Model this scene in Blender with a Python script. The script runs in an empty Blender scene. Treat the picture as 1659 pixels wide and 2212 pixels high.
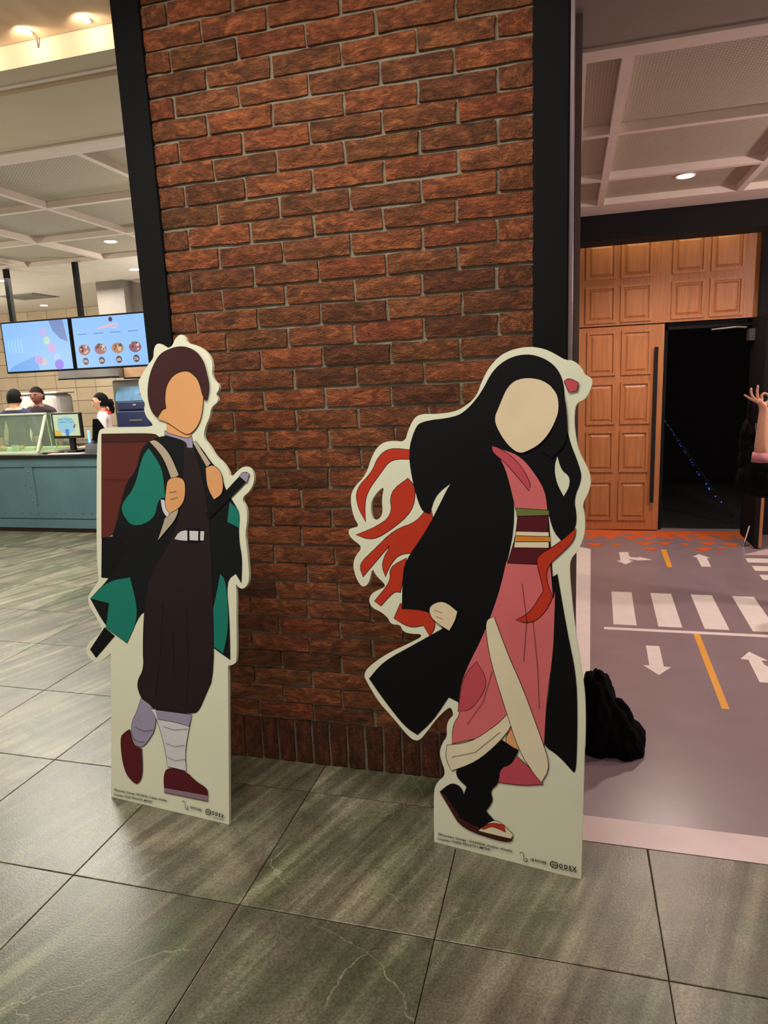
import bpy, bmesh, math, random, json
from mathutils import Vector, Matrix, geometry, noise
rnd = random.Random(7)
sc = bpy.context.scene
COL = sc.collection

# ---------------------------------------------------------------- camera
FPX = 1457.518    # focal length in pixels of a 1659 px wide frame
CR = Vector((0.964813, 0.259284, -0.043686)); CF = Vector((-0.262793, 0.945354, -0.192994)); CO = (0.662415, -2.382929, 1.567425)
cam = bpy.data.cameras.new('camera'); camo = bpy.data.objects.new('camera', cam); COL.objects.link(camo)
cam.sensor_fit = 'HORIZONTAL'; cam.sensor_width = 36; cam.lens = FPX / 1659 * 36
cam.clip_start = .02; cam.clip_end = 100
CU = CR.cross(CF)
camo.matrix_world = Matrix(((CR.x, CU.x, -CF.x, CO[0]), (CR.y, CU.y, -CF.y, CO[1]), (CR.z, CU.z, -CF.z, CO[2]), (0, 0, 0, 1)))
sc.camera = camo
# ---------------------------------------------------------------- world, exposure
sc.view_settings.view_transform = 'Standard'; sc.view_settings.look = 'None'
sc.view_settings.exposure = 0.0; sc.view_settings.gamma = 1; sc.view_settings.use_curve_mapping = False
w = bpy.data.worlds.new('world'); sc.world = w; w.use_nodes = True
w.node_tree.nodes['Background'].inputs[0].default_value = (1.0, .9, .78, 1)
w.node_tree.nodes['Background'].inputs[1].default_value = .34
# ---------------------------------------------------------------- lamps of the hall, plus added fill lights
def lamp(kind, name, loc, power, color, size=.1, rot=(0, 0, 0), cone=150, blend=.6, sy=None):
    L = bpy.data.lights.new(name, kind); L.energy = power; L.color = color
    if kind == 'AREA':
        L.size = size
        if sy: L.shape = 'RECTANGLE'; L.size_y = sy
    else:
        L.shadow_soft_size = size
    if kind == 'SPOT': L.spot_size = math.radians(cone); L.spot_blend = blend
    o = bpy.data.objects.new(name, L); o.location = loc; o.rotation_euler = rot; COL.objects.link(o); return o
WARM = (1, .86, .66); NEUT = (1, .95, .84); PINKL = (1, .80, .76)
lamp('AREA', 'hall_lamp_and_fill', (-.25, -1.15, 3.06), 46, NEUT, 1.4, sy=.4)                 # lit panel in the ceiling in front of the brick pillar
lamp('AREA', 'hall_lamp_and_fill', (-3.4, -2.2, 3.06), 95, NEUT, 2.0, sy=1.2)
lamp('SPOT', 'hall_lamp_and_fill', (1.6, -1.7, 2.75), 26, PINKL, .05, cone=120)
for x in (-3.1, -2.8, -2.5, -2.2, -1.9, -1.60, -1.30): lamp('SPOT', 'cove_light', (x, .30, 3.06), 1.7, (1, .86, .62), .015, rot=(math.radians(82), 0, 0), cone=140, blend=.5)
lamp('AREA', 'kitchen_lamp_and_fill', (-6.0, 4.9, 2.9), 110, (1, .93, .82), 2.4, sy=1.2)
lamp('POINT', 'kitchen_lamp_and_fill', (-8.2, 4.9, 2.2), 130, (1, .93, .82), .25)  # added fill beyond the left of view, no fitting, brightens the kitchen ceiling
lamp('POINT', 'kitchen_lamp_and_fill', (-3.1, 5.2, 2.2), 95, (1, .93, .82), .25)  # added fill hidden by the pillar, lifts the white kitchen ceiling
lamp('POINT', 'hall_lamp_and_fill', (-1.9, 2.6, 1.9), 30, (1, .93, .82), .25)  # added fill behind the pillar for the mesh ceiling of the hall
lamp('POINT', 'hall_lamp_and_fill', (-6.6, 2.2, 2.0), 85, (1, .93, .82), .25)  # added fill left of view, brightens the hall ceiling from below
lamp('POINT', 'hall_lamp_and_fill', (-3.6, -.9, 1.9), 30, (1, .9, .78), .4)  # added soft fill out of view, lifts the cream soffit
lamp('AREA', 'hall_lamp_and_fill', (-3.9, 2.4, 2.9), 120, (1, .95, .85), 1.5, sy=1.0)
lamp('SPOT', 'corridor_light', (1.5, 3.2, 2.80), 150, (1, .82, .72), .05, cone=150, blend=.8)
lamp('POINT', 'corridor_light', (3.3, 2.0, 2.25), 110, PINKL, .08)  # unseen lamp right of view, kept low to brighten the corridor ceiling
lamp('AREA', 'transom_light', (1.45, 4.36, 2.83), 2.2, (1, .84, .5), 1.3, sy=.05)
lamp('SPOT', 'corridor_light', (1.5, 1.1, 2.80), 60, PINKL, .05, cone=150, blend=.8)

# ================================================================ helpers
def lin(c):
    return tuple(((v / 255) / 12.92 if v / 255 <= .04045 else (((v / 255) + .055) / 1.055) ** 2.4) for v in c)
MATS = {}
def mat(name, rgb, rough=.6, metal=0, var=0.08, scale=8, bump=0, bscale=60, emit=0, coat=0, trans=0, objvar=0, stretch=None, spec=None):
    """procedural material: noise-mottled colour, optional bump, optional per-object value change"""
    if name in MATS: return MATS[name]
    m = bpy.data.materials.new(name); m.use_nodes = True; nt = m.node_tree; N = nt.nodes; L = nt.links
    p = N['Principled BSDF']; c = lin(rgb)
    p.inputs['Roughness'].default_value = rough; p.inputs['Metallic'].default_value = metal
    p.inputs['Coat Weight'].default_value = coat
    if spec is not None: p.inputs['Specular IOR Level'].default_value = spec
    tc = N.new('ShaderNodeTexCoord'); src = tc.outputs['Object']
    if stretch:
        mp = N.new('ShaderNodeMapping'); mp.inputs['Scale'].default_value = stretch; L.new(src, mp.inputs[0]); src = mp.outputs[0]
    n = N.new('ShaderNodeTexNoise'); n.inputs['Scale'].default_value = scale; n.inputs['Detail'].default_value = 6
    L.new(src, n.inputs['Vector'])
    r = N.new('ShaderNodeValToRGB')
    r.color_ramp.elements[0].position = .3; r.color_ramp.elements[1].position = .7
    r.color_ramp.elements[0].color = (*[v * (1 - var) for v in c], 1); r.color_ramp.elements[1].color = (*[min(1, v * (1 + var)) for v in c], 1)
    L.new(n.outputs[0], r.inputs[0]); out = r.outputs[0]
    if objvar:
        oi = N.new('ShaderNodeObjectInfo'); hs = N.new('ShaderNodeHueSaturation')
        mr = N.new('ShaderNodeMapRange'); mr.inputs[3].default_value = 1 - objvar; mr.inputs[4].default_value = 1 + objvar
        L.new(oi.outputs['Random'], mr.inputs[0]); L.new(mr.outputs[0], hs.inputs['Value']); L.new(out, hs.inputs['Color']); out = hs.outputs[0]
    L.new(out, p.inputs['Base Color'])
    if emit:
        L.new(out, p.inputs['Emission Color']); L.remove(p.inputs['Base Color'].links[0]); p.inputs['Base Color'].default_value = (.01, .01, .01, 1); p.inputs['Emission Strength'].default_value = emit
    if bump:
        n2 = N.new('ShaderNodeTexNoise'); n2.inputs['Scale'].default_value = bscale; n2.inputs['Detail'].default_value = 8
        L.new(src, n2.inputs['Vector']); b = N.new('ShaderNodeBump'); b.inputs['Strength'].default_value = bump; b.inputs['Distance'].default_value = .01
        L.new(n2.outputs[0], b.inputs['Height']); L.new(b.outputs[0], p.inputs['Normal'])
    if trans:
        p.inputs['Transmission Weight'].default_value = trans; p.inputs['IOR'].default_value = 1.3
    MATS[name] = m; return m

class MB:
    def __init__(s): s.v = []; s.f = []; s.m = []; s.mats = []
    def mi(s, m):
        if m is None: return 0
        if m not in s.mats: s.mats.append(m)
        return s.mats.index(m)
    def add(s, vs, fs, m=None):
        k = len(s.v); s.v += [tuple(v) for v in vs]; i = s.mi(m)
        for f in fs: s.f.append(tuple(k + j for j in f)); s.m.append(i)
        return s
    def box(s, a, b, m=None, c=0):
        x0, y0, z0 = a; x1, y1, z1 = b
        if x0 > x1: x0, x1 = x1, x0
        if y0 > y1: y0, y1 = y1, y0
        if z0 > z1: z0, z1 = z1, z0
        if not c:
            return s.add([(x, y, z) for z in (z0, z1) for y in (y0, y1) for x in (x0, x1)],
                         [(0, 2, 3, 1), (4, 5, 7, 6), (0, 1, 5, 4), (2, 6, 7, 3), (0, 4, 6, 2), (1, 3, 7, 5)], m)
        bm = bmesh.new(); bmesh.ops.create_cube(bm, size=1)
        for v in bm.verts: v.co = Vector(((x0 + x1) / 2 + v.co.x * (x1 - x0), (y0 + y1) / 2 + v.co.y * (y1 - y0), (z0 + z1) / 2 + v.co.z * (z1 - z0)))
        bmesh.ops.bevel(bm, geom=bm.edges[:], offset=c, segments=2, affect='EDGES', profile=.5)
        bm.verts.index_update(); s.add([v.co for v in bm.verts], [[v.index for v in f.verts] for f in bm.faces], m); bm.free(); return s
    def cyl(s, a, b, r0, r1=None, n=16, m=None):
        a = Vector(a); b = Vector(b); r1 = r0 if r1 is None else r1
        d = (b - a).normalized(); u = d.orthogonal().normalized(); w_ = d.cross(u)
        vs = [a + (u * math.cos(t) + w_ * math.sin(t)) * r0 for t in [2 * math.pi * i / n for i in range(n)]]
        vs += [b + (u * math.cos(t) + w_ * math.sin(t)) * r1 for t in [2 * math.pi * i / n for i in range(n)]]
        return s.add(vs, [(i, (i + 1) % n, n + (i + 1) % n, n + i) for i in range(n)] + [tuple(range(n))[::-1], tuple(range(n, 2 * n))], m)
    def tube(s, pts, r, n=8, m=None):
        for p, q in zip(pts, pts[1:]): s.cyl(p, q, r, n=n, m=m)
        return s
    def ell(s, c, r, m=None, seg=16, rings=10, nz=0):
        vs = []; fs = []
        for i in range(rings + 1):
            t = math.pi * i / rings
            for j in range(seg):
                q = 2 * math.pi * j / seg; d = Vector((math.sin(t) * math.cos(q), math.sin(t) * math.sin(q), math.cos(t)))
                k = 1 + (nz * noise.noise(d * 2.3 + Vector(c)) if nz else 0)
                vs.append((c[0] + r[0] * d.x * k, c[1] + r[1] * d.y * k, c[2] + r[2] * d.z * k))
        for i in range(rings):
            for j in range(seg): fs.append((i * seg + j, (i + 1) * seg + j, (i + 1) * seg + (j + 1) % seg, i * seg + (j + 1) % seg))
        return s.add(vs, fs, m)
    def build(s, name, m=None, parent=None, smooth=False, origin=None, xf=None):
        me = bpy.data.meshes.new(name)
        vs = [Vector(v) for v in s.v]
        if xf: vs = [xf @ v for v in vs]
        if origin is not None: vs = [v - Vector(origin) for v in vs]
        me.from_pydata(vs, [], s.f); me.validate()
        ml = s.mats if s.mats and s.mats[0] is not None and m is None else [m]
        for k in ml: me.materials.append(k)
        if len(ml) > 1:
            for p, i in zip(me.polygons, s.m): p.material_index = i
        if smooth:
            for p in me.polygons: p.use_smooth = True
        bm = bmesh.new(); bm.from_mesh(me); bmesh.ops.remove_doubles(bm, verts=bm.verts, dist=1e-6); bmesh.ops.recalc_face_normals(bm, faces=bm.faces); bm.to_mesh(me); bm.free()
        o = bpy.data.objects.new(name, me); COL.objects.link(o)
        if origin is not None: o.location = origin
        if parent: o.parent = parent
        return o
def thing(name, label, cat, loc=(0, 0, 0), group=None):
    o = bpy.data.objects.new(name, None); o.empty_display_size = .1; COL.objects.link(o); o.location = loc
    o['label'] = label; o['category'] = cat
    if group: o['group'] = group
    return o
def tag(o, label, cat, group=None):
    o['label'] = label; o['category'] = cat
    if group: o['group'] = group
    return o
def struct(name, label=None):
    o = bpy.data.objects.new(name, None); COL.objects.link(o); o['kind'] = 'structure'
    if label: o['label'] = label
    return o
def part_at(root, mb, name, m=None, **k):
    """build geometry given in world coordinates as a child of a root that only has a location"""
    o = mb.build(name, m, None, **k); o.parent = root
    o.location = o.location - root.location if hasattr(root, 'location') else o.location
    return o
def bx(root, name, a, b, m, c=0, label=None):
    o = part_at(root, MB().box(a, b, None, c), name, m)
    if label: o['label'] = label
    return o
def textmesh(txt, size, bold=0):
    cu = bpy.data.curves.new('t', 'FONT'); cu.body = txt; cu.size = size; cu.offset = bold; cu.resolution_u = 2
    o = bpy.data.objects.new('t', cu); COL.objects.link(o)
    bpy.context.view_layer.update()
    me = bpy.data.meshes.new_from_object(o.evaluated_get(bpy.context.evaluated_depsgraph_get()))
    vs = [v.co.copy() for v in me.vertices]; fs = [tuple(p.vertices) for p in me.polygons]
    bpy.data.objects.remove(o); bpy.data.curves.remove(cu); bpy.data.meshes.remove(me)
    return vs, fs
def add_text(mb, txt, p0, p1, h, m, fr, d, bold=0):
    """text baseline from p0 to p1, capital height h, in frame function fr(s,t,d)"""
    vs, fs = textmesh(txt, 1, bold)
    x1 = max(v.x for v in vs); x0 = min(v.x for v in vs)
    dx, dy = p1[0] - p0[0], p1[1] - p0[1]; Ln = math.hypot(dx, dy); kx = Ln / (x1 - x0); ky = h / .7
    ux, uy = dx / Ln, dy / Ln
    mb.add([fr(p0[0] + ux * (v.x - x0) * kx - uy * v.y * ky, p0[1] + uy * (v.x - x0) * kx + ux * v.y * ky, d) for v in vs], fs, m)
def poly_flat(mb, pts, m, fr, d, holes=()):
    loops = [[Vector((x, y, 0)) for x, y in pts]] + [[Vector((x, y, 0)) for x, y in h] for h in holes]
    tri = geometry.tessellate_polygon(loops)
    allp = [p for l in loops for p in l]
    mb.add([fr(p.x, p.y, d) for p in allp], tri, m)
def chaikin(pts, it=2):
    """pts (x,y,sharp) -> smoothed closed loop keeping the sharp corners"""
    for _ in range(it):
        q = []; n = len(pts)
        for i in range(n):
            a, b, c = pts[i - 1], pts[i], pts[(i + 1) % n]
            if b[2]: q.append(b)
            else:
                q.append(((b[0] * 3 + a[0]) / 4, (b[1] * 3 + a[1]) / 4, 0)); q.append(((b[0] * 3 + c[0]) / 4, (b[1] * 3 + c[1]) / 4, 0))
        pts = q
    return [(p[0], p[1]) for p in pts]
def mark(q):
    r = []; n = len(q)
    for i in range(n):
        a = Vector(q[i - 1]) - Vector(q[i]); b = Vector(q[(i + 1) % n]) - Vector(q[i])
        ang = math.degrees(a.angle(b)) if a.length > 1e-6 and b.length > 1e-6 else 180
        r.append((q[i][0], q[i][1], 1 if ang < 112 else 0))
    return r
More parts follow.
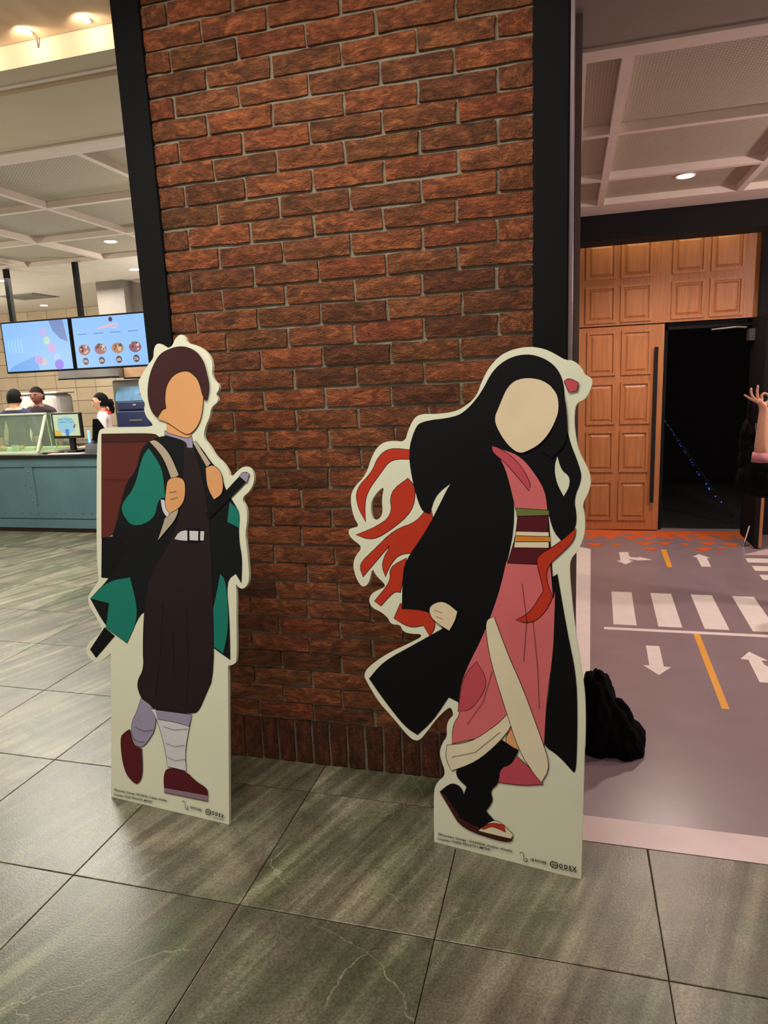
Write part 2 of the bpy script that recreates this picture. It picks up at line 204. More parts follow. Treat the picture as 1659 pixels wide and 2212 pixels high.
DATA = json.loads(r'''{"L":{"A":[-1.0638,-0.3707,-0.0],"b":[0.994,-0.1092,0.0],"W":0.5491,"out":[[0.3839,1.7677,0],[0.4037,1.7563,0],[0.4105,1.7337,0],[0.4476,1.7254,0],[0.4863,1.7051,0],[0.51,1.6778,0],[0.5165,1.6455,0],[0.5111,1.6217,0],[0.5226,1.5971,0],[0.5417,1.5843,0],[0.5388,1.5644,0],[0.5265,1.5528,0],[0.5367,1.5363,0],[0.5331,1.5244,0],[0.5059,1.5069,0],[0.4993,1.4726,0],[0.4773,1.4363,0],[0.4714,1.3995,0],[0.4979,1.3748,0],[0.5216,1.3379,0],[0.5503,1.3176,0],[0.5738,1.2892,0],[0.5804,1.2608,0],[0.6217,1.2977,0],[0.6501,1.3047,0],[0.6709,1.288,0],[0.6783,1.258,0],[0.6627,1.2216,0],[0.6221,1.1924,0],[0.6452,1.1605,0],[0.6467,1.1158,0],[0.6364,1.0665,0],[0.6428,1.0258,0],[0.6478,0.9645,0],[0.6509,0.9223,0],[0.6456,0.8931,0],[0.6237,0.8729,0],[0.6022,0.8817,0],[0.5952,0.8958,0],[0.5978,0.8522,0],[0.595,0.7598,0],[0.5946,0.6162,0],[0.5821,0.5999,0],[0.5523,0.5913,0],[0.5556,0.5971,1],[0.5491,0.0,1],[0.0012,0.0002,1],[0.0223,0.5795,1],[-0.0221,0.5465,0],[-0.0549,0.5348,0],[-0.0985,0.5566,0],[-0.0998,0.594,0],[-0.0717,0.625,0],[-0.0204,0.6556,0],[-0.0193,0.6811,0],[-0.0442,0.7158,0],[-0.0721,0.7503,0],[-0.0864,0.7862,0],[-0.0631,0.8203,0],[-0.0252,0.8596,0],[-0.0267,0.8778,0],[-0.0326,0.9584,0],[-0.0164,1.3134,0],[-0.0073,1.418,0],[0.0095,1.4454,0],[0.1484,1.4455,0],[0.2503,1.4448,0],[0.2507,1.4566,0],[0.2249,1.4782,0],[0.2126,1.5081,0],[0.2213,1.529,0],[0.2059,1.5464,0],[0.1965,1.5805,0],[0.1911,1.6103,0],[0.2033,1.6245,0],[0.2201,1.6469,0],[0.242,1.6709,0],[0.2637,1.6906,0],[0.2645,1.7155,0],[0.273,1.7357,0],[0.2913,1.7408,0],[0.3116,1.7293,0],[0.3267,1.721,0],[0.3473,1.7272,0],[0.3582,1.7511,0]],"hole":[]},"R":{"A":[0.2274,-0.3677,0.0],"b":[0.9867,-0.1625,0.0],"W":0.4916,"out":[[0.2938,1.6506,0],[0.3449,1.6408,0],[0.3816,1.6207,0],[0.4067,1.6037,0],[0.4312,1.6024,0],[0.4561,1.5768,0],[0.4608,1.561,0],[0.4807,1.5513,0],[0.4855,1.5356,0],[0.4754,1.5048,0],[0.4627,1.4872,0],[0.4386,1.4789,0],[0.4354,1.4292,0],[0.4409,1.3836,0],[0.451,1.3379,0],[0.4743,1.2969,0],[0.4885,1.2606,0],[0.485,1.2237,0],[0.4639,1.1814,0],[0.4735,1.1539,0],[0.4751,1.0934,0],[0.4583,1.0453,0],[0.4339,1.0152,0],[0.4334,0.977,0],[0.4372,0.9335,0],[0.4498,0.8286,0],[0.4713,0.7046,0],[0.4875,0.6087,0],[0.4923,0.5153,0],[0.4925,0.4151,0],[0.4912,0.4568,1],[0.4916,-0.0,1],[0.0017,-0.0098,1],[-0.0011,0.1774,0],[0.0091,0.2133,0],[0.0315,0.235,0],[0.0414,0.2594,0],[0.0257,0.3005,0],[0.0201,0.3271,0],[0.0311,0.3623,0],[0.0477,0.3874,0],[0.0448,0.4197,0],[0.053,0.4483,0],[0.0704,0.4622,0],[0.061,0.4931,0],[0.0419,0.479,0],[0.0087,0.4406,0],[-0.0249,0.3905,0],[-0.0477,0.3584,0],[-0.0678,0.349,0],[-0.0938,0.361,0],[-0.1462,0.4135,0],[-0.2054,0.4657,0],[-0.2471,0.5272,0],[-0.262,0.5534,0],[-0.2464,0.5839,0],[-0.1801,0.6378,0],[-0.1041,0.6807,0],[-0.0472,0.7148,0],[-0.0444,0.7286,0],[-0.0811,0.7242,0],[-0.1125,0.7287,0],[-0.121,0.7521,0],[-0.1557,0.7482,0],[-0.1672,0.7716,0],[-0.1965,0.7904,0],[-0.226,0.7983,0],[-0.2407,0.8244,0],[-0.2255,0.8533,0],[-0.181,0.8737,0],[-0.1751,0.8857,0],[-0.213,0.9151,0],[-0.2245,0.9413,0],[-0.237,0.8858,0],[-0.2612,0.8661,0],[-0.285,0.8927,0],[-0.2995,0.9411,0],[-0.2899,0.9747,0],[-0.2594,1.0094,0],[-0.3012,1.0341,0],[-0.316,1.0551,0],[-0.3097,1.0718,0],[-0.2705,1.0792,0],[-0.294,1.1105,0],[-0.3063,1.1747,0],[-0.2926,1.2127,0],[-0.2446,1.2563,0],[-0.2205,1.3248,0],[-0.1913,1.3613,0],[-0.1514,1.3725,0],[-0.1011,1.3663,0],[-0.0899,1.4068,0],[-0.0679,1.4467,0],[-0.0408,1.4572,0],[0.0073,1.4553,0],[0.07,1.4615,0],[0.1108,1.4824,0],[0.1409,1.5103,0],[0.1554,1.5527,0],[0.1845,1.6033,0],[0.2277,1.6383,0]],"hole":[[-0.1753,1.2262,0],[-0.225,1.1774,0],[-0.2284,1.1294,0],[-0.217,1.0979,0],[-0.1819,1.1208,0],[-0.1872,1.1786,0]]},"Lp":[["brown",[[0.013,1.4204],[0.2548,1.4206],[0.2959,1.3927],[0.1961,1.2647],[0.098,1.1318],[0.0723,1.0467],[-0.0037,1.0255]]],["ink",[[-0.0036,1.0277],[0.1448,1.0498],[0.1869,1.0033],[0.1383,0.8721],[-0.0118,0.8733]]],["umber",[[0.013,1.4204],[0.2548,1.4206],[0.2755,1.4098],[0.2537,1.3888],[0.0117,1.3906]]],["ink",[[-0.0037,0.6803],[0.0458,0.6506],[-0.0512,0.5535],[-0.0806,0.5844]]],["coat",[[0.307,1.4158],[0.2326,1.3932],[0.1942,1.3636],[0.1725,1.286],[0.1244,1.2421],[0.0936,1.1626],[0.0805,1.1136],[0.0493,1.0368],[0.1319,1.0006],[0.0171,0.8625],[-0.0704,0.7874],[0.0038,0.6787],[0.1046,0.6283],[0.1674,0.7435],[0.2009,0.7598],[0.4796,0.7921],[0.4465,0.6817],[0.5013,0.6486],[0.5676,0.6152],[0.5681,0.7574],[0.5564,0.8994],[0.5959,0.927],[0.6193,0.8954],[0.6253,0.9838],[0.6121,1.0449],[0.6141,1.1474],[0.5861,1.1875],[0.5533,1.2359],[0.5494,1.2768],[0.5015,1.3174],[0.4584,1.375],[0.409,1.4001]]],["teal",[[0.1985,1.3335],[0.2318,1.3677],[0.2928,1.2955],[0.3,1.1892],[0.2681,1.1799],[0.2497,1.1062],[0.1483,1.0719],[0.0976,1.123],[0.0992,1.1627],[0.162,1.2209]]],["teal",[[0.0171,0.8616],[0.1281,0.8835],[0.1674,0.7435],[0.1046,0.6292],[0.0038,0.6787],[0.0222,0.7765],[-0.0704,0.7874]]],["teal",[[0.5323,0.9229],[0.5564,0.8994],[0.5653,0.7402],[0.5384,0.6355],[0.4465,0.6817],[0.4941,0.772]]],["teal",[[0.5763,1.179],[0.6,1.1633],[0.615,1.1433],[0.613,1.0901],[0.5652,1.1088]]],["plum",[[0.3884,1.3878],[0.4335,1.3793],[0.4835,1.185],[0.4944,1.0185],[0.4976,0.9207],[0.4991,0.5536],[0.4565,0.4699],[0.4295,0.4135],[0.4031,0.3943],[0.2047,0.3864],[0.1617,0.4262],[0.144,0.4787],[0.1823,0.5379],[0.1792,0.6098],[0.1897,0.7543],[0.2166,0.9026],[0.3266,1.0317],[0.3775,1.1825]]],["lilac",[[0.3048,1.4284],[0.4242,1.4049],[0.4272,1.3669],[0.4031,1.3686],[0.3986,1.3919],[0.3044,1.4145]]],["skin",[[0.316,1.4555],[0.4245,1.4165],[0.4089,1.398],[0.315,1.4241]]],["pale",[[0.3372,1.0386],[0.3642,1.074],[0.4683,1.0718],[0.465,1.0389],[0.3682,1.0328]]],["ink",[[0.3952,1.0794],[0.4525,1.0804],[0.4496,1.029],[0.3948,1.0281]]],["pale",[[0.4041,1.0713],[0.4432,1.0717],[0.4413,1.037],[0.4042,1.037]]],["lilac",[[0.1644,0.4219],[0.2323,0.3903],[0.2297,0.3126],[0.1949,0.2614],[0.1661,0.2314],[0.1379,0.2291],[0.1115,0.2807],[0.1189,0.3282],[0.1427,0.3639]]],["pale",[[0.2102,0.3872],[0.3978,0.3914],[0.3805,0.331],[0.3623,0.243],[0.3656,0.1714],[0.2799,0.1746],[0.2713,0.2462],[0.2416,0.3417]]],["lilac",[[0.2321,0.3857],[0.3978,0.3914],[0.3835,0.3448],[0.3176,0.3529],[0.2419,0.3508]]],["maroon",[[0.1062,0.2915],[0.121,0.2311],[0.1602,0.2235],[0.1624,0.1263],[0.1441,0.0857],[0.1211,0.0768],[0.0711,0.1196],[0.0559,0.2487],[0.0828,0.2763]]],["maroon",[[0.2798,0.17],[0.3629,0.171],[0.4068,0.1383],[0.4583,0.1208],[0.4613,0.0923],[0.2625,0.0866],[0.2624,0.1349]]],["mauve",[[0.2625,0.088],[0.4613,0.0945],[0.4608,0.0729],[0.262,0.0695]]],["strap",[[0.2379,1.3911],[0.2672,1.3993],[0.3258,1.3505],[0.3647,1.2708],[0.3332,1.2527],[0.3041,1.321],[0.2738,1.359]]],["strap",[[0.4277,1.3867],[0.4399,1.3916],[0.5023,1.3125],[0.4853,1.3001]]],["strap",[[0.2977,1.1164],[0.3614,1.1567],[0.3498,1.1139],[0.2906,1.0559],[0.2632,1.0288],[0.2918,1.0947]]],["pale",[[0.2813,1.1802],[0.3023,1.1807],[0.3233,1.1322],[0.3082,1.1159],[0.2878,1.1375]]],["skin",[[0.3177,1.2576],[0.3696,1.2645],[0.3921,1.2459],[0.3894,1.187],[0.3664,1.1526],[0.3191,1.1312],[0.2989,1.155],[0.3073,1.2234]]],["skin",[[0.4813,1.2967],[0.5111,1.3092],[0.5399,1.2889],[0.5523,1.2564],[0.5503,1.2072],[0.5132,1.1857],[0.4846,1.2307]]],["ink",[[0.4773,1.1349],[0.6261,1.2775],[0.6498,1.285],[0.6598,1.2698],[0.6491,1.2496],[0.4918,1.1166]]],["lilac",[[0.6188,1.2694],[0.6366,1.2849],[0.66,1.2778],[0.6491,1.2475]]],["skin",[[0.311,1.5432],[0.3122,1.5847],[0.3444,1.6289],[0.4156,1.6462],[0.4595,1.6158],[0.4791,1.5705],[0.4757,1.5138],[0.4604,1.453],[0.4169,1.4124],[0.3842,1.4211],[0.3213,1.4595],[0.2826,1.4686],[0.2784,1.5023]]],["line",[[0.2777,0.7971],[0.2606,0.5963],[0.2339,0.4403]]],["line",[[0.3824,0.7839],[0.3869,0.5664],[0.3725,0.4233]]],["line",[[0.3222,0.6912],[0.3223,0.5144]]],["line",[[0.2684,0.3275],[0.3166,0.3213],[0.378,0.3351]]],["line",[[0.2773,0.2653],[0.3148,0.2578],[0.363,0.2701]]],["line",[[0.281,0.2113],[0.3185,0.204],[0.3642,0.2163]]],["line",[[0.1294,0.3066],[0.1739,0.2949],[0.2185,0.3063]]],["line",[[0.122,0.2591],[0.1499,0.2496],[0.178,0.2541]]],["line",[[0.0126,1.2494],[0.1631,1.2513]]],["line",[[0.3214,1.2067],[0.3527,1.2115]]],["line",[[0.3259,1.1813],[0.3572,1.1905]]],["hair",[[0.2845,1.6896],[0.3161,1.7105],[0.3827,1.7252],[0.4422,1.7096],[0.4806,1.6713],[0.4942,1.6264],[0.5052,1.5777],[0.4918,1.5296],[0.4765,1.5463],[0.464,1.5954],[0.4448,1.6205],[0.4105,1.6415],[0.3547,1.6305],[0.3202,1.5927],[0.311,1.5432],[0.3161,1.5097],[0.2994,1.506],[0.2776,1.4771],[0.2496,1.503],[0.2357,1.5623],[0.2486,1.6331]]]],"Rp":[["rust",[[-0.1572,1.3484],[-0.0791,1.3409],[-0.0792,1.3114],[-0.1518,1.3123],[-0.1922,1.2624],[-0.2423,1.1981],[-0.2518,1.1445],[-0.2465,1.0965],[-0.2785,1.1488],[-0.2837,1.2076],[-0.2211,1.2672],[-0.2003,1.3171]]],["rust",[[-0.063,1.2187],[-0.0742,1.141],[-0.1535,1.0745],[-0.2235,1.0343],[-0.2859,1.0502],[-0.2172,1.0765],[-0.1474,1.1223],[-0.1583,1.2005],[-0.0905,1.2488]]],["rust",[[-0.0139,1.169],[0.0079,1.0572],[-0.0358,1.0001],[-0.1197,0.9997],[-0.1601,0.9516],[-0.1749,0.9128],[-0.1903,0.9547],[-0.1596,1.0211],[-0.2607,0.9057],[-0.2752,0.9484],[-0.218,1.0013],[-0.142,1.0751],[-0.0577,1.1055]]],["rust",[[-0.1601,0.9462],[-0.0971,0.9828],[-0.1087,0.9182],[-0.1204,0.8636],[-0.1434,0.8662],[-0.1933,0.8099],[-0.2168,0.824],[-0.1547,0.8976]]],["rust",[[-0.1206,0.8253],[-0.0138,0.8147],[0.0083,0.7641],[-0.0137,0.7242],[-0.036,0.7591],[-0.0867,0.7452],[-0.144,0.7714]]],["ink",[[0.2942,1.6291],[0.3454,1.6136],[0.3824,1.5847],[0.4036,1.5432],[0.4096,1.4751],[0.4185,1.3837],[0.4566,1.2921],[0.4629,1.2554],[0.4409,1.1993],[0.4512,1.1483],[0.4477,1.106],[0.4073,1.0706],[0.3788,1.1023],[0.3531,1.2201],[0.3089,1.3185],[0.1926,1.3176],[0.1123,1.2677],[0.0076,1.2053],[-0.0139,1.1332],[-0.0466,1.1421],[-0.0794,1.2542],[-0.0891,1.3408],[-0.068,1.4066],[-0.0462,1.4339],[0.0701,1.4444],[0.1109,1.4679],[0.1558,1.5194],[0.1896,1.5843],[0.2376,1.6193]]],["paper",[[0.3903,1.3238],[0.4026,1.2821],[0.4281,1.264],[0.4266,1.2314],[0.4112,1.2053],[0.3897,1.2445],[0.3818,1.2911]]],["jet",[[0.1924,1.3369],[0.1324,1.3171],[0.0553,1.2368],[0.0291,1.1857],[-0.0248,1.0812],[-0.1028,0.9718],[-0.1116,0.9179],[-0.115,0.807],[-0.0138,0.812],[0.0301,0.756],[-0.0585,0.6972],[-0.1862,0.6147],[-0.2408,0.5452],[-0.1873,0.48],[-0.1053,0.3926],[-0.0591,0.373],[-0.0024,0.4332],[0.0527,0.5241],[0.0961,0.5096],[0.1684,0.7203],[0.2368,0.9558],[0.271,1.1453],[0.2371,1.2988]]],["jet",[[0.2899,1.3183],[0.3474,1.2718],[0.3685,1.1495],[0.3841,0.9586],[0.398,0.9687],[0.4323,0.7877],[0.4608,0.6638],[0.4685,0.536],[0.4691,0.3597],[0.4614,0.3469],[0.4128,0.3942],[0.3663,0.4159],[0.3678,0.4676],[0.3914,0.7235],[0.3897,0.9196],[0.3628,0.9659],[0.3545,1.1489],[0.3292,1.2431]]],["pink",[[0.1922,1.3513],[0.2317,1.3418],[0.2803,1.323],[0.3287,1.2668],[0.3579,1.2155],[0.3646,1.1564],[0.2683,1.1573],[0.2348,1.2891]]],["rose",[[0.1912,1.3537],[0.2169,1.3475],[0.2758,1.304],[0.3126,1.2427],[0.3083,1.2188],[0.2346,1.3035],[0.1924,1.3345]]],["pink",[[0.2412,0.9966],[0.3763,0.9966],[0.387,0.8908],[0.3929,0.9199],[0.3914,0.7235],[0.373,0.5704],[0.3688,0.4164],[0.2739,0.4505],[0.0642,0.3659],[0.0694,0.435],[0.0936,0.4716],[0.0853,0.5079],[0.1009,0.6063],[0.1681,0.7461],[0.2176,0.889]]],["rose",[[0.1009,0.6011],[0.1481,0.6604],[0.1904,0.5933],[0.1336,0.4945],[0.0855,0.481]]],["maroon",[[0.2744,1.143],[0.3663,1.1446],[0.3726,0.9939],[0.2437,0.9908],[0.2696,1.0722]]],["cream",[[0.2703,1.0918],[0.3696,1.0947],[0.3706,1.0468],[0.2652,1.0416]]],["olive",[[0.2683,1.1636],[0.3683,1.1613],[0.3695,1.1471],[0.271,1.1395]]],["amber",[[0.2705,1.0781],[0.3746,1.0806],[0.3749,1.0663],[0.2688,1.0599]]],["rust",[[0.4498,1.1108],[0.444,1.0728],[0.4082,1.0325],[0.3716,0.9963],[0.363,0.9568],[0.3781,0.9095],[0.3878,0.8952],[0.3559,0.8331],[0.3129,0.8035],[0.2735,0.8117],[0.3172,0.8389],[0.3544,0.9067],[0.3591,0.9126],[0.3335,1.0032],[0.3427,1.0233],[0.3983,1.0605]]],["skin",[[0.2439,0.4187],[0.2712,0.4631],[0.2925,0.3912],[0.2545,0.3891]]],["rose",[[0.2246,0.3194],[0.2751,0.372],[0.3511,0.3142],[0.3688,0.2893],[0.3019,0.2709],[0.2174,0.2642]]],["jet",[[0.1457,0.3139],[0.2337,0.4115],[0.289,0.3853],[0.268,0.3337],[0.2298,0.3151],[0.2263,0.2608],[0.1969,0.23],[0.2093,0.1976],[0.1844,0.1563],[0.2191,0.1237],[0.1637,0.0908],[0.1095,0.0912],[0.1035,0.1843],[0.1168,0.2259],[0.0812,0.2512],[0.08,0.284]]],["cream",[[0.0478,0.3572],[0.1292,0.381],[0.2228,0.4623],[0.2629,0.5163],[0.2696,0.4706],[0.2236,0.399],[0.1457,0.3166],[0.0646,0.2714],[0.0435,0.3096]]],["cream",[[0.1804,0.804],[0.2033,0.8142],[0.2503,0.6948],[0.2967,0.5991],[0.3534,0.4547],[0.3905,0.3537],[0.3637,0.296],[0.3437,0.3126],[0.29,0.3855],[0.2425,0.5233],[0.1947,0.6668],[0.1772,0.7678]]],["jet",[[0.0232,0.1884],[0.0648,0.2322],[0.106,0.218],[0.1146,0.1481],[0.1041,0.0899],[0.0652,0.1364]]],["umber",[[0.0232,0.1884],[0.0372,0.186],[0.0763,0.139],[0.1068,0.0961],[0.2742,0.0858],[0.2692,0.0698],[0.2277,0.0629],[0.1014,0.0752],[0.0597,0.1351]]],["cream",[[0.1584,0.0811],[0.2059,0.1303],[0.2321,0.1296],[0.275,0.0968],[0.2691,0.0807],[0.1745,0.0797]]],["rust",[[0.1664,0.0914],[0.2007,0.1203],[0.2452,0.1219],[0.2507,0.0988],[0.2061,0.1106],[0.1771,0.0902]]],["line",[[0.2913,0.9306],[0.3079,0.813],[0.3003,0.6812]]],["line",[[0.2002,0.6364],[0.1702,0.5271],[0.118,0.4436]]],["line",[[0.3273,0.8151],[0.3445,0.6671],[0.3518,0.5364]]],["line",[[0.0644,0.3193],[0.1454,0.3518],[0.2283,0.4369]]],["line",[[0.1195,0.232],[0.1571,0.2293],[0.1941,0.2402]]],["line",[[0.12,0.1604],[0.1578,0.1582],[0.1896,0.1658]]],["skinp",[[-0.0138,0.8306],[0.0353,0.8522],[0.0821,0.8194],[0.0743,0.7872],[0.0545,0.7525],[0.0083,0.7747],[-0.0138,0.7988]]],["line",[[0.0027,0.8164],[0.03,0.8087]]],["line",[[0.0082,0.7958],[0.0328,0.7879]]],["skinp",[[0.2105,1.4705],[0.2387,1.5378],[0.2813,1.5594],[0.3467,1.5499],[0.3886,1.5097],[0.3949,1.4663],[0.377,1.4116],[0.3456,1.3655],[0.3085,1.3421],[0.2754,1.3301],[0.2363,1.3609],[0.2038,1.4136],[0.1986,1.4422]]],["ink",[[0.37,1.5263],[0.3972,1.5298],[0.4141,1.475],[0.4212,1.3654],[0.3743,1.319],[0.3414,1.3422],[0.3729,1.3886],[0.3921,1.4527],[0.3887,1.5029]]],["rose",[[0.4059,1.5431],[0.4191,1.5516],[0.4461,1.5371],[0.4422,1.5148],[0.42,1.511]]]],"LT":[[0.0199,0.0321],[0.2745,0.0362],[0.0191,0.0131],[0.2043,0.017],[0.3805,0.0316],[0.4323,0.0293],[0.4773,0.0277],[0.5296,0.0224],[0.4831,0.0147],[0.5294,0.0135],[0.3554,0.0356],[0.459,0.0311]],"RT":[[0.0168,0.0297],[0.2735,0.0352],[0.0169,0.0128],[0.2007,0.0208],[0.3327,0.0222],[0.3846,0.0236],[0.424,0.0233],[0.4783,0.0259],[0.4255,0.0175],[0.4784,0.0212],[0.3176,0.0309],[0.4049,0.0323]],"arrows":[[[1.096,3.632],[1.174,3.639],[1.168,3.524],[1.181,3.477],[1.238,3.463],[1.246,3.491],[1.344,3.404],[1.23,3.373],[1.161,3.412],[1.163,3.37],[1.191,3.361],[1.121,3.241],[1.057,3.347],[1.09,3.358]],[[1.669,3.534],[1.735,3.628],[1.801,3.508],[1.774,3.498],[1.759,3.239],[1.688,3.238],[1.699,3.525]],[[1.102,1.52],[1.174,1.522],[1.163,1.238],[1.199,1.236],[1.125,1.125],[1.059,1.24],[1.091,1.242]],[[1.57,1.405],[1.636,1.516],[1.702,1.402],[1.669,1.397],[1.67,1.318],[1.688,1.344],[1.632,1.12],[1.594,1.121],[1.607,1.422]]],"dk":[[[1.128,4.243],[1.288,4.255],[1.217,4.394]],[[1.332,4.249],[1.468,4.259],[1.411,4.382]],[[1.581,4.258],[1.667,4.265],[1.623,4.332]],[[1.711,4.239],[1.855,4.251],[1.801,4.376]],[[1.906,4.245],[2.04,4.246],[1.974,4.364]],[[2.068,4.229],[2.161,4.237],[2.165,4.354]],[[0.819,4.229],[0.91,4.236],[0.855,4.325]],[[0.877,4.074],[1.009,4.085],[0.942,4.193]],[[1.083,4.144],[1.165,4.151],[1.12,4.202]],[[1.225,4.022],[1.396,4.036],[1.305,4.197]],[[1.47,4.042],[1.622,4.055],[1.551,4.192]],[[1.606,4.054],[1.769,4.045],[1.683,4.193]],[[1.79,4.047],[1.974,4.062],[1.887,4.195]],[[1.954,4.061],[2.132,4.053],[2.049,4.185]],[[1.01,4.003],[1.161,4.016],[1.057,4.079]]],"og":[[[0.813,3.939],[1.002,3.942],[0.9,3.787]],[[1.039,3.935],[1.138,3.921],[1.092,3.849]],[[1.252,4.024],[1.43,4.016],[1.332,3.87]],[[1.435,4.016],[1.582,4.029],[1.499,3.899]],[[1.629,3.996],[1.732,4.005],[1.671,3.901]],[[1.795,4.047],[1.964,4.062],[1.858,3.918]],[[1.96,4.038],[2.152,4.055],[2.058,3.892]],[[1.31,3.802],[1.446,3.802],[1.375,3.701]],[[1.712,3.848],[1.884,3.846],[1.791,3.707]],[[1.89,3.877],[2.005,3.866],[1.939,3.805]],[[1.879,3.716],[1.924,3.704],[1.889,3.668]]],"sm":[[[2.068,3.528],[2.233,3.526],[2.202,3.401],[2.061,3.397]],[[2.06,3.296],[2.178,3.306],[2.141,3.158],[2.055,3.165]],[[2.053,3.05],[2.116,3.057],[2.082,2.921],[2.051,2.924]],[[2.075,3.641],[2.312,3.839],[2.262,3.64]]],"hand":{"palm":[[1.778,2.1,1.294],[1.766,2.1,1.322],[1.75,2.1,1.344]],"pinky":[[1.736,2.1,1.339],[1.715,2.1,1.351],[1.692,2.1,1.365],[1.666,2.1,1.384]],"ring":[[1.73,2.1,1.35],[1.712,2.1,1.373],[1.703,2.1,1.397],[1.704,2.1,1.424]],"middle":[[1.745,2.1,1.355],[1.739,2.1,1.374],[1.736,2.1,1.404],[1.739,2.1,1.438]],"index":[[1.765,2.1,1.349],[1.761,2.1,1.376],[1.775,2.1,1.389],[1.79,2.1,1.383],[1.801,2.1,1.367]],"thumb":[[1.783,2.1,1.324],[1.798,2.1,1.334],[1.806,2.1,1.35],[1.803,2.1,1.367]],"arm":[[1.778,2.1,1.294],[1.777,2.1,1.262],[1.777,2.1,1.141],[1.774,2.1,1.025]]},"heap":[[0.733,0.32,0.36],[0.785,0.32,0.319],[0.804,0.32,0.26],[0.877,0.32,0.194],[0.913,0.32,0.187],[0.959,0.32,0.141],[0.96,0.32,0.089],[0.945,0.32,-0.017],[0.739,0.32,-0.073]]}''')

# ================================================================ materials
def brick_material():
    m = bpy.data.materials.new('fired_brick'); m.use_nodes = True; N = m.node_tree.nodes; L = m.node_tree.links
    p = N['Principled BSDF']; p.inputs['Roughness'].default_value = .85
    tc = N.new('ShaderNodeTexCoord'); oi = N.new('ShaderNodeObjectInfo')
    off = N.new('ShaderNodeVectorMath'); off.operation = 'MULTIPLY_ADD'
    cmb = N.new('ShaderNodeCombineXYZ'); mul = N.new('ShaderNodeMath'); mul.operation = 'MULTIPLY'; mul.inputs[1].default_value = 37
    L.new(oi.outputs['Random'], mul.inputs[0])
    for i in range(3): L.new(mul.outputs[0], cmb.inputs[i])
    add = N.new('ShaderNodeVectorMath'); add.operation = 'ADD'; L.new(tc.outputs['Object'], add.inputs[0]); L.new(cmb.outputs[0], add.inputs[1])
    mp = N.new('ShaderNodeMapping'); mp.inputs['Scale'].default_value = (1, 1, 2.6); mp.inputs['Rotation'].default_value = (0, .25, 0); L.new(add.outputs[0], mp.inputs[0])
    def nz(s, d, dist=0):
        n = N.new('ShaderNodeTexNoise'); n.inputs['Scale'].default_value = s; n.inputs['Detail'].default_value = d; n.inputs['Distortion'].default_value = dist
        L.new(mp.outputs[0], n.inputs['Vector']); return n
    a = nz(14, 6, 1.2); b = nz(38, 8, 2.2); c = nz(120, 5)
    r = N.new('ShaderNodeValToRGB'); e = r.color_ramp.elements
    e[0].position = .25; e[0].color = (*lin((80, 56, 37)), 1); e[1].position = .78; e[1].color = (*lin((206, 140, 96)), 1)
    k = e.new(.5); k.color = (*lin((142, 92, 60)), 1)
    L.new(a.outputs[0], r.inputs[0])
    r2 = N.new('ShaderNodeValToRGB'); e = r2.color_ramp.elements
    e[0].position = 0; e[0].color = (*lin((166, 138, 116)), 1); e[1].position = 1; e[1].color = (*lin((250, 208, 180)), 1)
    for pos, cc in ((.25, (228, 204, 180)), (.5, (248, 208, 180)), (.7, (196, 180, 146)), (.85, (228, 180, 156))):
        k = e.new(pos); k.color = (*lin(cc), 1)
    L.new(oi.outputs['Random'], r2.inputs[0])
    mx = N.new('ShaderNodeMix'); mx.data_type = 'RGBA'; mx.blend_type = 'MULTIPLY'; mx.inputs[0].default_value = 1
    L.new(r.outputs[0], mx.inputs[6]); L.new(r2.outputs[0], mx.inputs[7])
    r3 = N.new('ShaderNodeValToRGB'); e = r3.color_ramp.elements
    e[0].position = .3; e[0].color = (.45, .42, .4, 1); e[1].position = .55; e[1].color = (1, 1, 1, 1); L.new(b.outputs[0], r3.inputs[0])
    mx2 = N.new('ShaderNodeMix'); mx2.data_type = 'RGBA'; mx2.blend_type = 'MULTIPLY'; mx2.inputs[0].default_value = .7
    L.new(mx.outputs[2], mx2.inputs[6]); L.new(r3.outputs[0], mx2.inputs[7]); L.new(mx2.outputs[2], p.inputs['Base Color'])
    ad = N.new('ShaderNodeMath'); ad.operation = 'ADD'; L.new(b.outputs[0], ad.inputs[0])
    ml = N.new('ShaderNodeMath'); ml.operation = 'MULTIPLY'; ml.inputs[1].default_value = .25; L.new(c.outputs[0], ml.inputs[0]); L.new(ml.outputs[0], ad.inputs[1])
    bp = N.new('ShaderNodeBump'); bp.inputs['Strength'].default_value = .9; bp.inputs['Distance'].default_value = .012
    L.new(ad.outputs[0], bp.inputs['Height']); L.new(bp.outputs[0], p.inputs['Normal'])
    return m
